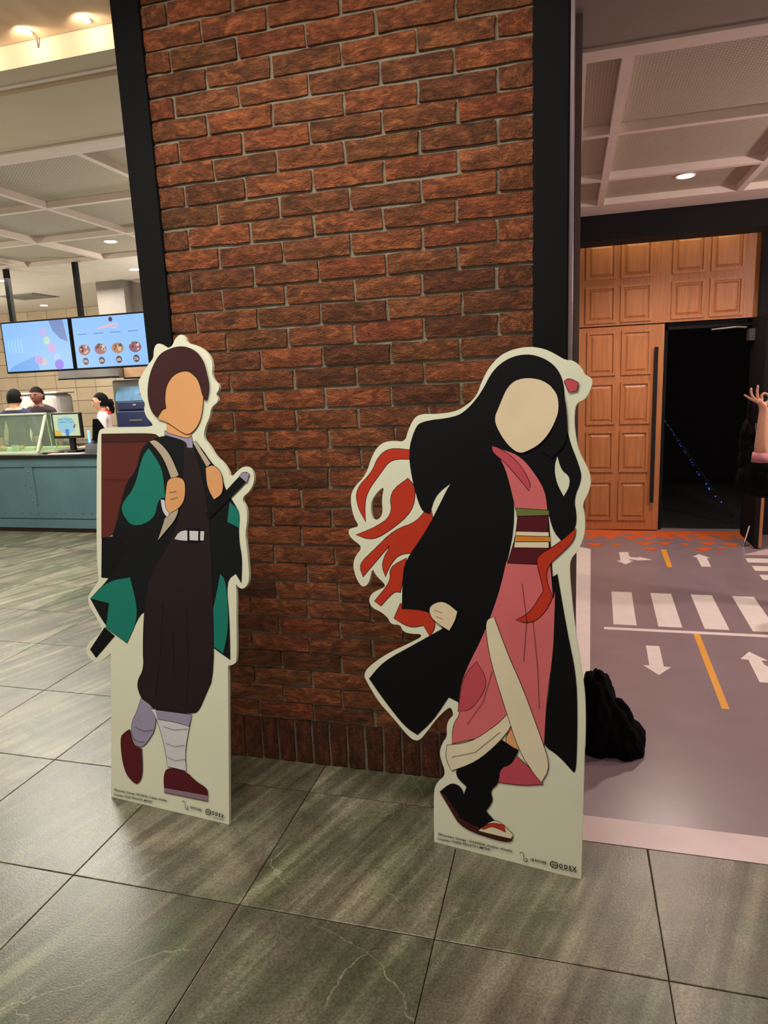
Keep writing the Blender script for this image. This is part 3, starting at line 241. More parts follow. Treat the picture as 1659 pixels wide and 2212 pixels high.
def stone_tile_material():
    m = bpy.data.materials.new('streaked_stone_tile'); m.use_nodes = True; N = m.node_tree.nodes; L = m.node_tree.links
    p = N['Principled BSDF']
    tc = N.new('ShaderNodeTexCoord'); oi = N.new('ShaderNodeObjectInfo')
    mul = N.new('ShaderNodeMath'); mul.operation = 'MULTIPLY'; mul.inputs[1].default_value = 53; L.new(oi.outputs['Random'], mul.inputs[0])
    add = N.new('ShaderNodeVectorMath'); add.operation = 'ADD'; L.new(tc.outputs['Object'], add.inputs[0]); L.new(mul.outputs[0], add.inputs[1])
    mp0 = N.new('ShaderNodeMapping'); mp0.inputs['Rotation'].default_value = (0, 0, math.radians(20)); L.new(add.outputs[0], mp0.inputs[0])
    mp = N.new('ShaderNodeMapping'); mp.inputs['Scale'].default_value = (9.0, .45, 1); L.new(mp0.outputs[0], mp.inputs[0])
    def nz(s, d, dist, src):
        n = N.new('ShaderNodeTexNoise'); n.inputs['Scale'].default_value = s; n.inputs['Detail'].default_value = d; n.inputs['Distortion'].default_value = dist
        L.new(src, n.inputs['Vector']); return n
    st = nz(2.2, 10, .15, mp.outputs[0]); cl = nz(2.6, 7, 1.2, add.outputs[0]); gr = nz(160, 4, 0, add.outputs[0]); gn = nz(3.4, 3, .4, add.outputs[0])
    r = N.new('ShaderNodeValToRGB'); e = r.color_ramp.elements
    e[0].position = .33; e[0].color = (*lin((74, 70, 58)), 1); e[1].position = .70; e[1].color = (*lin((156, 150, 128)), 1)
    k = e.new(.5); k.color = (*lin((106, 101, 84)), 1)
    mxs = N.new('ShaderNodeMix'); mxs.inputs[0].default_value = .38; L.new(st.outputs[0], mxs.inputs[2]); L.new(cl.outputs[0], mxs.inputs[3]); L.new(mxs.outputs[0], r.inputs[0])
    # greenish clouds
    r2 = N.new('ShaderNodeValToRGB'); e = r2.color_ramp.elements; e[0].position = .46; e[0].color = (1, 1, 1, 1); e[1].position = .66; e[1].color = (*lin((206, 228, 208)), 1)
    L.new(gn.outputs[0], r2.inputs[0])
    mx = N.new('ShaderNodeMix'); mx.data_type = 'RGBA'; mx.blend_type = 'MULTIPLY'; mx.inputs[0].default_value = 1; L.new(r.outputs[0], mx.inputs[6]); L.new(r2.outputs[0], mx.inputs[7])
    # pale veins
    vn = N.new('ShaderNodeTexVoronoi'); vn.feature = 'DISTANCE_TO_EDGE'; vn.inputs['Scale'].default_value = 2.1
    wv = N.new('ShaderNodeMix'); wv.data_type = 'VECTOR'; wv.inputs[0].default_value = .22; L.new(add.outputs[0], wv.inputs[4]); L.new(cl.outputs[1], wv.inputs[5]); L.new(wv.outputs[1], vn.inputs['Vector'])
    vr = N.new('ShaderNodeValToRGB'); e = vr.color_ramp.elements; e[0].position = 0; e[0].color = (.45, .45, .45, 1); e[1].position = .004; e[1].color = (0, 0, 0, 1); L.new(vn.outputs[0], vr.inputs[0])
    vm = N.new('ShaderNodeMath'); vm.operation = 'MULTIPLY'; L.new(vr.outputs[0], vm.inputs[0])
    vc = N.new('ShaderNodeValToRGB'); e = vc.color_ramp.elements; e[0].position = .5; e[0].color = (0, 0, 0, 1); e[1].position = .62; e[1].color = (1, 1, 1, 1); L.new(gn.outputs[0], vc.inputs[0]); L.new(vc.outputs[0], vm.inputs[1])
    mx2 = N.new('ShaderNodeMix'); mx2.data_type = 'RGBA'; L.new(vm.outputs[0], mx2.inputs[0]); L.new(mx.outputs[2], mx2.inputs[6]); mx2.inputs[7].default_value = (*lin((188, 178, 150)), 1)
    # fine grain
    g2 = N.new('ShaderNodeValToRGB'); e = g2.color_ramp.elements; e[0].position = .35; e[0].color = (.60, .60, .60, 1); e[1].position = .65; e[1].color = (1.3, 1.3, 1.3, 1); L.new(gr.outputs[0], g2.inputs[0])
    mx3 = N.new('ShaderNodeMix'); mx3.data_type = 'RGBA'; mx3.blend_type = 'MULTIPLY'; mx3.inputs[0].default_value = .8; L.new(mx2.outputs[2], mx3.inputs[6]); L.new(g2.outputs[0], mx3.inputs[7])
    hs = N.new('ShaderNodeHueSaturation'); mr = N.new('ShaderNodeMapRange'); mr.inputs[3].default_value = .86; mr.inputs[4].default_value = 1.12; L.new(oi.outputs['Random'], mr.inputs[0]); L.new(mr.outputs[0], hs.inputs['Value']); L.new(mx3.outputs[2], hs.inputs['Color'])
    L.new(hs.outputs[0], p.inputs['Base Color'])
    rr = N.new('ShaderNodeMapRange'); rr.inputs[3].default_value = .22; rr.inputs[4].default_value = .42; L.new(st.outputs[0], rr.inputs[0]); L.new(rr.outputs[0], p.inputs['Roughness'])
    bp = N.new('ShaderNodeBump'); bp.inputs['Strength'].default_value = .12; bp.inputs['Distance'].default_value = .004; L.new(gr.outputs[0], bp.inputs['Height']); L.new(bp.outputs[0], p.inputs['Normal'])
    return m
def mesh_panel_material():
    """expanded-metal ceiling sheet: rows of small diamond holes"""
    m = bpy.data.materials.new('expanded_metal'); m.use_nodes = True; N = m.node_tree.nodes; L = m.node_tree.links
    p = N['Principled BSDF']; p.inputs['Roughness'].default_value = .6
    tc = N.new('ShaderNodeTexCoord')
    br = N.new('ShaderNodeTexBrick'); br.inputs['Scale'].default_value = 1; br.inputs['Brick Width'].default_value = .030; br.inputs['Row Height'].default_value = .012
    br.inputs['Mortar Size'].default_value = .0045; br.inputs['Mortar Smooth'].default_value = .6
    br.inputs['Color1'].default_value = (*lin((120, 110, 94)), 1); br.inputs['Color2'].default_value = (*lin((134, 124, 106)), 1); br.inputs['Mortar'].default_value = (*lin((212, 200, 178)), 1)
    L.new(tc.outputs['Object'], br.inputs['Vector'])
    L.new(br.outputs[0], p.inputs['Base Color'])
    bp = N.new('ShaderNodeBump'); bp.inputs['Strength'].default_value = .5; bp.inputs['Distance'].default_value = .004; L.new(br.outputs[1], bp.inputs['Height']); L.new(bp.outputs[0], p.inputs['Normal'])
    return m
M_brick = brick_material(); M_tile = stone_tile_material(); M_mesh = mesh_panel_material()
M_mortar = mat('mortar', (138, 128, 110), .95, var=.15, scale=30, bump=.5, bscale=150)
M_blackpaint = mat('black_paint', (18, 18, 19), .8, spec=.15, var=.15, scale=3)
M_black = mat('matt_black', (8, 8, 9), .9)
M_white = mat('ceiling_white', (232, 224, 212), .7, var=.04)
M_bar = mat('ceiling_bar', (238, 222, 210), .55, var=.04)
M_taupe = mat('taupe_soffit', (150, 138, 130), .7, var=.05, scale=2)
M_cream = mat('cream_soffit', (214, 198, 172), .65, var=.05, scale=2)
M_coveface = mat('cove_face', (236, 214, 180), .6, var=.03)
M_woodceil = mat('upper_ceiling', (224, 194, 166), .45, var=.12, scale=3, stretch=(4, .3, 1))
M_wood = mat('oak_veneer', (172, 110, 64), .45, var=.16, scale=5, stretch=(9, 9, .7), bump=.05, bscale=30)
M_teal = mat('teal_paint', (72, 104, 110), .55, var=.10, scale=4)
M_ctop = mat('counter_top', (22, 20, 24), .25)
M_kick = mat('kickboard', (50, 38, 32), .6)
M_steel = mat('steel', (140, 137, 134), .35, metal=.8, var=.1, scale=3)
M_chrome = mat('chrome', (200, 200, 200), .25, metal=1)
M_walltile = mat('wall_tile', (196, 178, 148), .35, var=.08, scale=3, objvar=.08)
M_grout = mat('grout', (110, 94, 72), .9)
M_road = mat('road_vinyl', (140, 122, 126), .30, var=.08, scale=4, bump=.03)
M_mark = mat('marking_white', (226, 216, 208), .45, var=.04, scale=12)
M_yel = mat('marking_yellow', (226, 160, 60), .45, var=.05)
M_org = mat('marking_orange', (214, 98, 44), .45, var=.06)
M_edge = mat('pale_vinyl', (208, 186, 184), .4, var=.05)
M_sidewall = mat('grey_laminate', (128, 110, 108), .4, var=.06)
M_paper = mat('paper_white', (232, 230, 222), .7, var=.02)
M_led = mat('blue_led', (50, 90, 255), .5, emit=2.5)
M_lampglow = mat('lamp_glow', (255, 244, 226), .5, emit=14, var=0)
M_skin = mat('skin', (214, 160, 130), .55, var=.05, scale=20)
M_skind = mat('skin_dark', (140, 88, 72), .55, var=.05, scale=20)
M_hairb = mat('hair_black', (12, 10, 10), .8, spec=.15, var=.3, scale=40, bump=.4, bscale=90)
M_fur = mat('black_fur', (15, 15, 17), .95, spec=.1, var=.5, scale=30, bump=1.0, bscale=70)
M_cloth = mat('black_cloth', (8, 7, 8), .95, spec=.1, var=.3, scale=12, bump=.4, bscale=40)
M_ink = mat('ink', (12, 11, 13), .5)
PAL = dict(brown=(92, 40, 34), umber=(66, 30, 26), ink=(14, 14, 17), jet=(13, 12, 14), coat=(17, 20, 22), teal=(26, 118, 104), plum=(38, 27, 30), lilac=(150, 142, 168),
           pale=(206, 204, 210), skin=(216, 158, 106), skinp=(222, 204, 172), hair=(62, 32, 34), maroon=(84, 26, 34), mauve=(140, 116, 128), strap=(178, 164, 144), rust=(182, 54, 34),
           pink=(204, 104, 108), rose=(186, 76, 88), cream=(220, 210, 180), olive=(104, 116, 60), amber=(206, 128, 48), paper=(214, 216, 192))
PM = {k: mat('print_' + k, v, .6, spec=.12, var=.05, scale=6) for k, v in PAL.items()}
M_board = mat('foam_board', (218, 220, 196), .5, var=.02, scale=5)

# ================================================================ floor
floor = struct('floor', 'dark streaked stone tile floor')
ulines = [-9.36, -8.74, -8.12, -7.5, -6.88, -6.27, -5.65, -5.03, -4.41, -3.79, -3.164, -2.617, -2.059, -1.491, -.909, -.303, .307, .927, 1.55, 2.17, 2.79, 3.41]
vlines = [4.95, 4.38, 3.81, 3.24, 2.67, 2.10, 1.534, .971, .399, -.182, -.772, -1.362, -1.95, -2.54, -3.13, -3.72]
VM0 = -.26          # the corridor vinyl starts here
bx(floor, 'subfloor', (-9.6, -6, -.12), (6, 8.2, -.012), M_grout)
gap = .0018
for i in range(len(ulines) - 1):
    for j in range(len(vlines) - 1):
        u0, u1 = ulines[i] + gap, ulines[i + 1] - gap; v1, v0 = vlines[j] - gap, vlines[j + 1] + gap
        if u0 >= .66 and v1 > VM0: v1 = VM0
        if v1 - v0 < .02 or (u0 >= .66 and v0 >= VM0 - .01): continue
        if u0 < .66 < u1 and v1 > VM0 and v0 < VM0:
            pass
        if v0 > 3.9 or (v0 > .5 and u1 > -.3): continue
        if v0 < -2.2 and u0 < -4: continue
        if u0 > -.92 and v0 > .35: continue
        c = ((u0 + u1) / 2, (v0 + v1) / 2, 0); hu, hv = (u1 - u0) / 2, (v1 - v0) / 2
        mb = MB(); e = .002
        mb.add([(-hu, -hv, -.011), (hu, -hv, -.011), (hu, hv, -.011), (-hu, hv, -.011), (-hu, -hv, -.0008), (hu, -hv, -.0008), (hu, hv, -.0008), (-hu, hv, -.0008),
                (-hu + e, -hv + e, 0), (hu - e, -hv + e, 0), (hu - e, hv - e, 0), (-hu + e, hv - e, 0)],
               [(0, 1, 5, 4), (1, 2, 6, 5), (2, 3, 7, 6), (3, 0, 4, 7), (4, 5, 9, 8), (5, 6, 10, 9), (6, 7, 11, 10), (7, 4, 8, 11), (8, 9, 10, 11)])
        o = mb.build('stone_tile', M_tile, floor); o.location = c
# corridor vinyl with road markings
def flat(root, name, pts, m, z, t=.0006, label=None):
    mb = MB(); n = len(pts)
    tri = geometry.tessellate_polygon([[Vector((x, y, 0)) for x, y in pts]])
    mb.add([(x, y, z) for x, y in pts] + [(x, y, z - t) for x, y in pts], list(tri) + [(i, (i + 1) % n, n + (i + 1) % n, n + i) for i in range(n)])
    o = mb.build(name, m, root)
    if label: o['label'] = label
    return o
bx(floor, 'vinyl_mat', (.66, VM0, -.012), (6, 4.62, .0012), M_road)
flat(floor, 'border_strip', [(.66, VM0), (6, VM0), (6, -.122), (.66, -.122)], M_edge, .0020)
flat(floor, 'border_strip', [(.72, 1.0), (.78, 1.0), (.862, 3.72), (.72, 3.82)], M_mark, .0022, label='white strip along the corridor wall')
for k in range(5):
    u0 = .957 + .262 * k
    flat(floor, 'zebra_stripe', [(u0 + .013, 2.507), (u0 + .148, 2.504), (u0 + .124, 1.839), (u0 - .013, 1.839)], M_mark, .0022)
flat(floor, 'stop_line', [(.886, 1.786), (3.0, 1.800), (3.0, 1.752), (.884, 1.746)], M_mark, .0022)
flat(floor, 'centre_line', [(1.449, 3.766), (1.495, 3.766), (1.468, 3.20), (1.432, 3.19)], M_yel, .0022, label='yellow dash beyond the crossing')
flat(floor, 'centre_line', [(1.389, 1.744), (1.424, 1.746), (1.392, .799), (1.359, .799)], M_yel, .0022, label='yellow dash in front of the crossing')
ARR = [[tuple(p) for p in a] for a in DATA['arrows']]
ARR[3] = [(1.57, 1.405), (1.636, 1.516), (1.702, 1.402), (1.669, 1.397), (1.672, 1.34), (1.70, 1.30), (1.78, 1.285), (1.79, 1.32), (1.89, 1.25), (1.79, 1.17), (1.78, 1.215), (1.68, 1.22), (1.66, 1.21), (1.664, 1.12), (1.594, 1.121), (1.607, 1.40)]
for a in ARR: flat(floor, 'arrow_marking', a, M_mark, .0022)
for k, (v1, v0) in enumerate(((3.53, 3.40), (3.30, 3.16), (3.055, 2.92))):
    flat(floor, 'side_stripe', [(2.068 - .006 * k, v1), (2.9, v1), (2.9, v0), (2.058 - .004 * k, v0)], M_mark, .0022)
flat(floor, 'corner_patch', [(2.075, 3.641), (2.32, 3.86), (2.95, 3.86), (2.95, 3.641)], M_edge, .0022)
# orange triangle field in front of the doors
mb = MB(); fr = lambda x, y, d: (x, y, d)
poly_flat(mb, [(.72, 4.49), (2.24, 4.49), (2.24, 3.98), (.72, 3.98)], M_org, fr, .0018)
for t in DATA['dk']: poly_flat(mb, t, M_road, fr, .0024)
zz = [(.72, 3.98)]
for k in range(9):
    zz += [(.72 + .17 * k, 4.10 - .03 * (k % 2)), (.80 + .17 * k, 4.22 + .03 * (k % 3))]
zz += [(2.24, 4.05), (2.24, 3.97), (.72, 3.97)]
poly_flat(mb, [(.72, 3.975)] + zz[1:-2] + [(2.24, 3.975)], M_road, fr, .0021)
for t in DATA['og']: poly_flat(mb, t, M_org, fr, .0027)
o = mb.build('triangle_pattern', None, floor); o['label'] = 'orange and grey triangle print at the door'

# ================================================================ brick pillar
PU0, PU1 = -.812, .545
pillar = struct('wall_front', 'brick pillar face in a black frame')
bx(pillar, 'mortar_core', (PU0 - .01, .012, 0), (PU1 + .01, .30, 3.096), M_mortar)
def brick_mesh(Lb, hb, seed):
    r = random.Random(seed); nx, nz_ = 5, 3
    vs = []; fs = []
    for k in range(nz_):
        for i in range(nx):
            x = -Lb / 2 + Lb * i / (nx - 1); z = -hb / 2 + hb * k / (nz_ - 1); y = -r.uniform(0, .0035)
            edge = i in (0, nx - 1) or k in (0, nz_ - 1)
            if edge: y = .003
            x += r.uniform(-.003, .003); z += r.uniform(-.0026, .0026)
            vs.append((x, y, z))
    n0 = len(vs); ring = [i for i in range(nx)] + [k * nx + nx - 1 for k in range(1, nz_)] + [(nz_ - 1) * nx + i for i in range(nx - 2, -1, -1)] + [k * nx for k in range(nz_ - 2, 0, -1)]
    for i in ring: vs.append((vs[i][0], .03, vs[i][2]))
    for k in range(nz_ - 1):
        for i in range(nx - 1): fs.append((k * nx + i, k * nx + i + 1, (k + 1) * nx + i + 1, (k + 1) * nx + i))
    for j in range(len(ring)): fs.append((ring[j], n0 + j, n0 + (j + 1) % len(ring), ring[(j + 1) % len(ring)]))
    me = bpy.data.meshes.new('brick'); me.from_pydata(vs, [], fs); me.materials.append(M_brick); return me
BM = [brick_mesh(.243, .064, k) for k in range(14)]
BL, BP, BU = .2538, .075, -.713
def put_brick(me, u, z, sx=1, rot=0, y=0):
    o = bpy.data.objects.new('brick', me); COL.objects.link(o); o.parent = pillar
    o.location = (u, y, z); o.scale = (sx, 1, 1); o.rotation_euler = (0, rot, 0)
n = 0
zs = .1975
for row in range(41):
    z = zs + BP * (row + .5); off = 0 if row % 2 else .5
    k = -2
    edges = [PU0] + sorted(e for e in [BU + BL * (off + j) + rnd.uniform(-.007, .007) for j in range(-2, 7)] if PU0 + .035 < e < PU1 - .035) + [PU1]
    for e0, e1 in zip(edges, edges[1:]):
        a_ = e0 + (.0052 if e0 > PU0 else 0); b_ = e1 - (.0052 if e1 < PU1 else 0)
        put_brick(rnd.choice(BM), (a_ + b_) / 2, z + rnd.uniform(-.0015, .0015), (b_ - a_) / .243, rnd.uniform(-.006, .006), rnd.uniform(-.003, .002)); n += 1
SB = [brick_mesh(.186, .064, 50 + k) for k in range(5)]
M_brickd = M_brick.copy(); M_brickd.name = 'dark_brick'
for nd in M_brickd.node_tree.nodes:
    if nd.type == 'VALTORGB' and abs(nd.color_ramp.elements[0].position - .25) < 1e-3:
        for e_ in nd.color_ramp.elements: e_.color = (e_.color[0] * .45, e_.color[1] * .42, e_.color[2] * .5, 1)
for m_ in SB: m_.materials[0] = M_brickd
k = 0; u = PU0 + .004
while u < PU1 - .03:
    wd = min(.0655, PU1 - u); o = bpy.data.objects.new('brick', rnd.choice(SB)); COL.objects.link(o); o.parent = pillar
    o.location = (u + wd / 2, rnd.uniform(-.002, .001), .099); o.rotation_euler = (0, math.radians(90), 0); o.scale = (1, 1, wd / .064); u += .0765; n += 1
def setting(name, a, b, m, label=None, c=0):
    o = MB().box(a, b, None, c).build(name, m); o['kind'] = 'structure'
    if label: o['label'] = label
    return o
setting('trim_1', (-.925, -.012, 0), (PU0 - .001, .5, 3.096), M_blackpaint, 'black upright left of the bricks', .004)
setting('trim_2', (PU1 + .001, -.012, 0), (.655, .5, 3.096), M_blackpaint, 'black upright right of the bricks', .004)
ws = struct('wall_side', 'grey corridor wall behind the brick pillar')
bx(ws, 'wall_panel', (.56, .501, 0), (.700, 4.62, 2.85), M_sidewall)
bx(ws, 'corner_post', (.6555, .002, 0), (.672, .5, 3.2), mat('brushed_trim', (150, 132, 134), .35, metal=.4), .003)
for z0, z1, pr_ in ((1.66, 1.90, .0), (1.30, 1.60, .0)):
    mb = MB(); pts = [(.10, z0), (.30, z0 + .02), (.46, z0 + .05), (.44, z1 - .08), (.22, z1), (.14, z1 - .05)]
    mb.add([(.6724, a_, b_) for a_, b_ in pts] + [(.6735, a_, b_) for a_, b_ in pts], [tuple(range(6)), tuple(range(6, 12))] + [(i, (i + 1) % 6, 6 + (i + 1) % 6, 6 + i) for i in range(6)])
    part_at(ws, mb, 'peeled_patch', mat('bare_plaster', (196, 184, 164), .8))

# ================================================================ ceilings
def grid_ceiling(name, us, vs_, z, bw, label, rim=None):
    root = struct(name, label)
    for v in vs_:
        bx(root, 'ceiling_bar', (us[0] - bw / 2, v - bw / 2, z), (us[-1] + bw / 2, v + bw / 2, z + .05), M_bar)
    for u in us:
        bx(root, 'ceiling_bar', (u - bw / 2, vs_[0] + bw / 2, z + .0005), (u + bw / 2, vs_[-1] - bw / 2, z + .05), M_bar)
    ms = {}
    for i in range(len(us) - 1):
        for j in range(len(vs_) - 1):
            a_ = (us[i] + bw / 2 + .001, vs_[j] + bw / 2 + .001); b_ = (us[i + 1] - bw / 2 - .001, vs_[j + 1] - bw / 2 - .001)
            o = MB().box((a_[0], a_[1], z + .05), (b_[0], b_[1], z + .058)).build('mesh_panel', M_mesh, root)
    return root
ZL, ZR = 3.0, 2.85
g = grid_ceiling('ceiling_1', [-9.4, -8.35, -7.35, -6.35, -5.35, -4.33, -3.33, -2.25, -1.2], [1.45, 2.44, 3.45, 4.44], ZL, .045, 'mesh panel ceiling over the hall')
bx(g, 'backing_slab', (-9.45, 1.42, ZL + .07), (-.93, 4.47, ZL + .1), M_taupe)
g = grid_ceiling('ceiling_2', [.70, .892, 1.90, 2.92, 3.94, 4.96], [.92, 1.935, 2.90, 3.66], ZR, .048, 'mesh panel ceiling over the corridor')
bx(g, 'edge_band', (.66, .835, ZR - .001), (5.0, .896, ZR + .05), M_bar)
bx(g, 'end_strip', (.70, 3.684, ZR), (5.0, 3.99, ZR + .05), M_bar)
bx(g, 'backing_slab', (.66, .9, ZR + .07), (5.0, 4.0, ZR + .1), M_taupe)
setting('ceiling_3', (-9.45, 4.463, ZL), (.5, 8.0, ZL + .1), M_white, 'plain white ceiling over the kitchen')
setting('ceiling_4', (.662, -.6, ZR + .012), (5.0, .834, ZR + .3), M_taupe, 'dark taupe soffit right of the pillar')
# stepped soffit and lit cove left of the pillar
s_ = struct('ceiling_5', 'cream stepped soffit with a bright cove')
bx(s_, 'soffit_panel', (-9.45, .67, ZL + .012), (-.926, 1.31, ZL + .1), M_cream)
bx(s_, 'soffit_edge', (-9.45, 1.312, ZL), (-.926, 1.427, ZL + .1), M_bar)
bx(s_, 'soffit_groove', (-9.45, .585, ZL + .03), (-.926, .669, ZL + .1), M_cream)
bx(s_, 'soffit_bead', (-9.45, .56, ZL - .004), (-.926, .584, ZL + .1), M_bar)
bx(s_, 'cove_ledge', (-9.45, .43, ZL), (-.926, .559, ZL + .1), M_cream)
bx(s_, 'cove_face', (-9.45, .43, ZL + .101), (-.926, .56, 3.096), M_coveface)
setting('ceiling_6', (-9.45, -6, 3.097), (6, .62, 3.35), M_woodceil, 'upper ceiling above the brick pillar')
for x in (-4.4, -3.6, -2.55, -1.6):
    for q in (0,):
        t = thing('cove_lamp', 'small hook-shaped lamp bracket in the bright cove', 'lamp', (x, .40, 3.0), 'brackets along the bright cove')
        part_at(t, MB().tube([(x, .43, 3.06), (x + .01, .415, 3.085), (x + .005, .41, 3.11), (x - .01, .418, 3.13)], .003), 'hook', M_steel)
def downlight(x, y, z, label, grp=None, r=.055):
    t = thing('downlight', label, 'ceiling light', (x, y, z - .004), grp)
    part_at(t, MB().cyl((x, y, z - .006), (x, y, z - .0005), r * 1.25, n=24), 'ring', M_bar)
    part_at(t, MB().cyl((x, y, z - .009), (x, y, z - .0062), r, n=24), 'lens', M_lampglow)
downlight(1.452, 3.205, ZR + .05, 'round lit downlight in the corridor mesh ceiling')
downlight(-3.80, 3.86, ZL + .05, 'lit downlight in the mesh ceiling above the menu screens')
downlight(-4.402, 5.10, ZL, 'lit downlight beside the black upright over the kitchen')
downlight(-6.253, 4.96, ZL, 'lit downlight at the left edge of the kitchen ceiling')
downlight(-7.644, 7.29, ZL, 'lit downlight deep in the kitchen between the screen poles')
downlight(-1.59, .37, 3.097, 'glowing upper ceiling lamp over the cove, farther from the pillar', r=.012)
downlight(-1.295, .37, 3.097, 'glowing upper ceiling lamp over the cove, nearest the pillar', r=.012)
t = thing('air_vent', 'grey slotted air vent in the white kitchen ceiling', 'vent', (-7.0, 6.3, ZL))
part_at(t, MB().box((-7.4, 6.05, ZL - .008), (-6.75, 6.6, ZL - .001)), 'frame', M_taupe)
for k in range(7): part_at(t, MB().box((-7.36, 6.09 + .072 * k, ZL - .016), (-6.79, 6.12 + .072 * k, ZL - .0085)), 'slat', M_steel)

# ================================================================ back walls
wb = struct('wall_back', 'beige tiled kitchen wall')
bx(wb, 'wall_slab', (-12, 7.93, 0), (.5, 8.1, 3.1), M_grout)
tw, th = .41, .228
for i in range(16):
    for j in range(12):
        u0 = -10.6 + tw * i; z0 = .29 + th * j
        if u0 > -4.9 or z0 > 2.99: continue
        bx(wb, 'wall_tile', (u0 + .004, 7.90, z0 + .004), (u0 + tw - .004, 7.93, min(3.0, z0 + th) - .004), M_walltile)
VD = 4.49
wd = struct('wall_door', 'oak transom wall over the doors')
def wood_leaf(root, u0, u1, z0, z1, v, panels, name='panel_board'):
    bx(root, name, (u0, v, z0), (u1, v + .045, z1), M_wood)
    for (a_, b_, c_, d_) in panels:          # moulding frame + raised centre
        w_ = .022
        mb = MB()
        for (p, q) in (((a_, c_), (b_, c_ + w_)), ((a_, d_ - w_), (b_, d_)), ((a_, c_ + w_), (a_ + w_, d_ - w_)), ((b_ - w_, c_ + w_), (b_, d_ - w_))):
            mb.box((p[0], v - .014, p[1]), (q[0], v + .001, q[1]))
        part_at(root, mb, 'panel_moulding', M_wood)
        i0 = .034
        mb = MB(); vs = []
        for dd, yy in ((i0, v + .0005), (i0 + .02, v - .010)):
            vs += [(a_ + dd, yy, c_ + dd), (b_ - dd, yy, c_ + dd), (b_ - dd, yy, d_ - dd), (a_ + dd, yy, d_ - dd)]
        mb.add(vs, [(0, 1, 5, 4), (1, 2, 6, 5), (2, 3, 7, 6), (3, 0, 4, 7), (4, 5, 6, 7)])
        part_at(root, mb, 'raised_panel', M_wood)
cols = [(.806, 1.076), (1.118, 1.388), (1.557, 1.833), (1.876, 2.148)]
wood_leaf(wd, .705, 2.27, 1.965, 2.80, VD, [(a_, b_, c_, d_) for a_, b_ in cols for c_, d_ in ((1.99, 2.322), (2.382, 2.712))], 'transom_board')
bx(wd, 'wall_pier', (2.271, 4.40, 0), (2.60, 4.62, 2.85), M_black)
bx(wd, 'wall_pier', (3.55, 4.40, 0), (5.0, 4.62, 2.85), M_black)
bx(wd, 'head_beam', (.66, 3.995, 2.645), (5.0, 4.30, 2.96), M_black)
bx(wd, 'door_jamb', (.66, VD - .002, 0), (.722, VD + .09, 1.964), M_wood)
bx(wd, 'leak_strip', (.66, 4.55, 1.90), (2.27, 4.60, 2.10), M_black); bx(wd, 'inner_jamb', (1.512, 4.55, 0), (1.545, 4.75, 1.964), M_blackpaint)  # black strip over the doors is added to stop light leaking through the gap
d1 = struct('door_1', 'closed oak door leaf with eight raised panels')
wood_leaf(d1, .728, 1.508, .012, 1.955, VD + .002, [(a_, b_, c_, d_) for a_, b_ in ((.826, 1.085), (1.136, 1.398)) for c_, d_ in ((.105, .500), (.582, .982), (1.045, 1.442), (1.506, 1.914))], 'door_leaf')
h = bx(d1, 'pull_handle', (1.424, VD - .045, .289), (1.456, VD - .030, 1.75), M_black, label='long black pull bar')
for z in (.45, 1.6):
    q = MB().box((1.432, VD - .030, z), (1.448, VD + .002, z + .02)).build('handle_mount', M_black); q.parent = d1
# dark auditorium behind the opening
hall = struct('wall_auditorium', 'black interior beyond the open door')
bx(hall, 'rear_panel', (1.2, 8.0, 0), (3.4, 8.05, 2.6), M_black); bx(hall, 'side_panel', (1.15, 4.8, 0), (1.2, 8.0, 2.6), M_black)
bx(hall, 'side_panel', (3.4, 4.64, 0), (3.45, 8.0, 2.6), M_black); bx(hall, 'roof_panel', (1.15, 4.64, 2.6), (3.45, 8.05, 2.65), M_black)
bx(hall, 'carpet', (1.15, 4.625, -.012), (3.45, 8.05, -.002), M_black)
for k, (x, z) in enumerate([(1.581, 1.039), (1.60, 1.00), (1.635, .956), (1.665, .905), (1.703, .846), (1.72, .81), (1.732, .79), (1.766, .739), (1.778, .722), (1.825, .652), (1.84, .628), (1.853, .605), (1.893, .533), (1.91, .508), (1.98, .415), (2.005, .372), (2.012, .36), (2.07, .29), (2.125, .232)]):
    r = .0032 if k < 13 else .0055
    v = 7.2 - k * .12
    # seen through the doorway along a descending stair edge: keep the same run of lights, farther ones smaller
    o = MB().ell((0, 0, 0), (r, r, r), seg=8, rings=5).build('stair_light', M_led); o.location = (x, 4.8, z)
    tag(o, 'tiny blue light in the descending row inside the dark doorway', 'light', 'blue stair lights beyond the doorway')
o = MB().box((0, 0, 0), (1, 1, 1)).build('stair_rail', M_black)
me = o.data; bpy.data.objects.remove(o)
mb = MB().cyl((1.55, 4.812, 1.09), (2.24, 4.812, .07), .006, n=8); o = mb.build('light_cable', M_black); tag(o, 'thin black cable carrying the blue lights in the doorway', 'cable')
# open leaf
t = struct('door_2', 'open door leaf, black inside with an oak edge')
bx(t, 'door_leaf', (2.215, 3.86, .012), (2.236, 4.40, 1.955), M_blackpaint); bx(t, 'oak_facing', (2.2365, 3.85, .012), (2.262, 4.40, 1.957), M_wood)
bx(t, 'door_leaf', (2.20, 3.845, .012), (2.236, 3.859, 1.955), M_blackpaint)
mb = MB().box((2.17, 4.28, 1.76), (2.215, 4.38, 1.86)); part_at(t, mb, 'closer_body', M_steel)
part_at(t, MB().tube([(2.16, 4.33, 1.872), (2.09, 4.40, 1.884), (1.90, 4.47, 1.876)], .009), 'closer_arm', M_steel)
part_at(t, MB().box((2.195, 4.0, .98), (2.215, 4.05, 1.06), None, .004), 'latch_plate', M_steel)
part_at(t, MB().tube([(2.195, 3.99, .17), (2.15, 3.93, .04), (2.14, 3.92, .004)], .010), 'door_stay', M_chrome)
setting('wall_left', (-12, -6, 0), (-11.9, 8, 3.3), M_cream, 'cream wall at the far left, out of view')

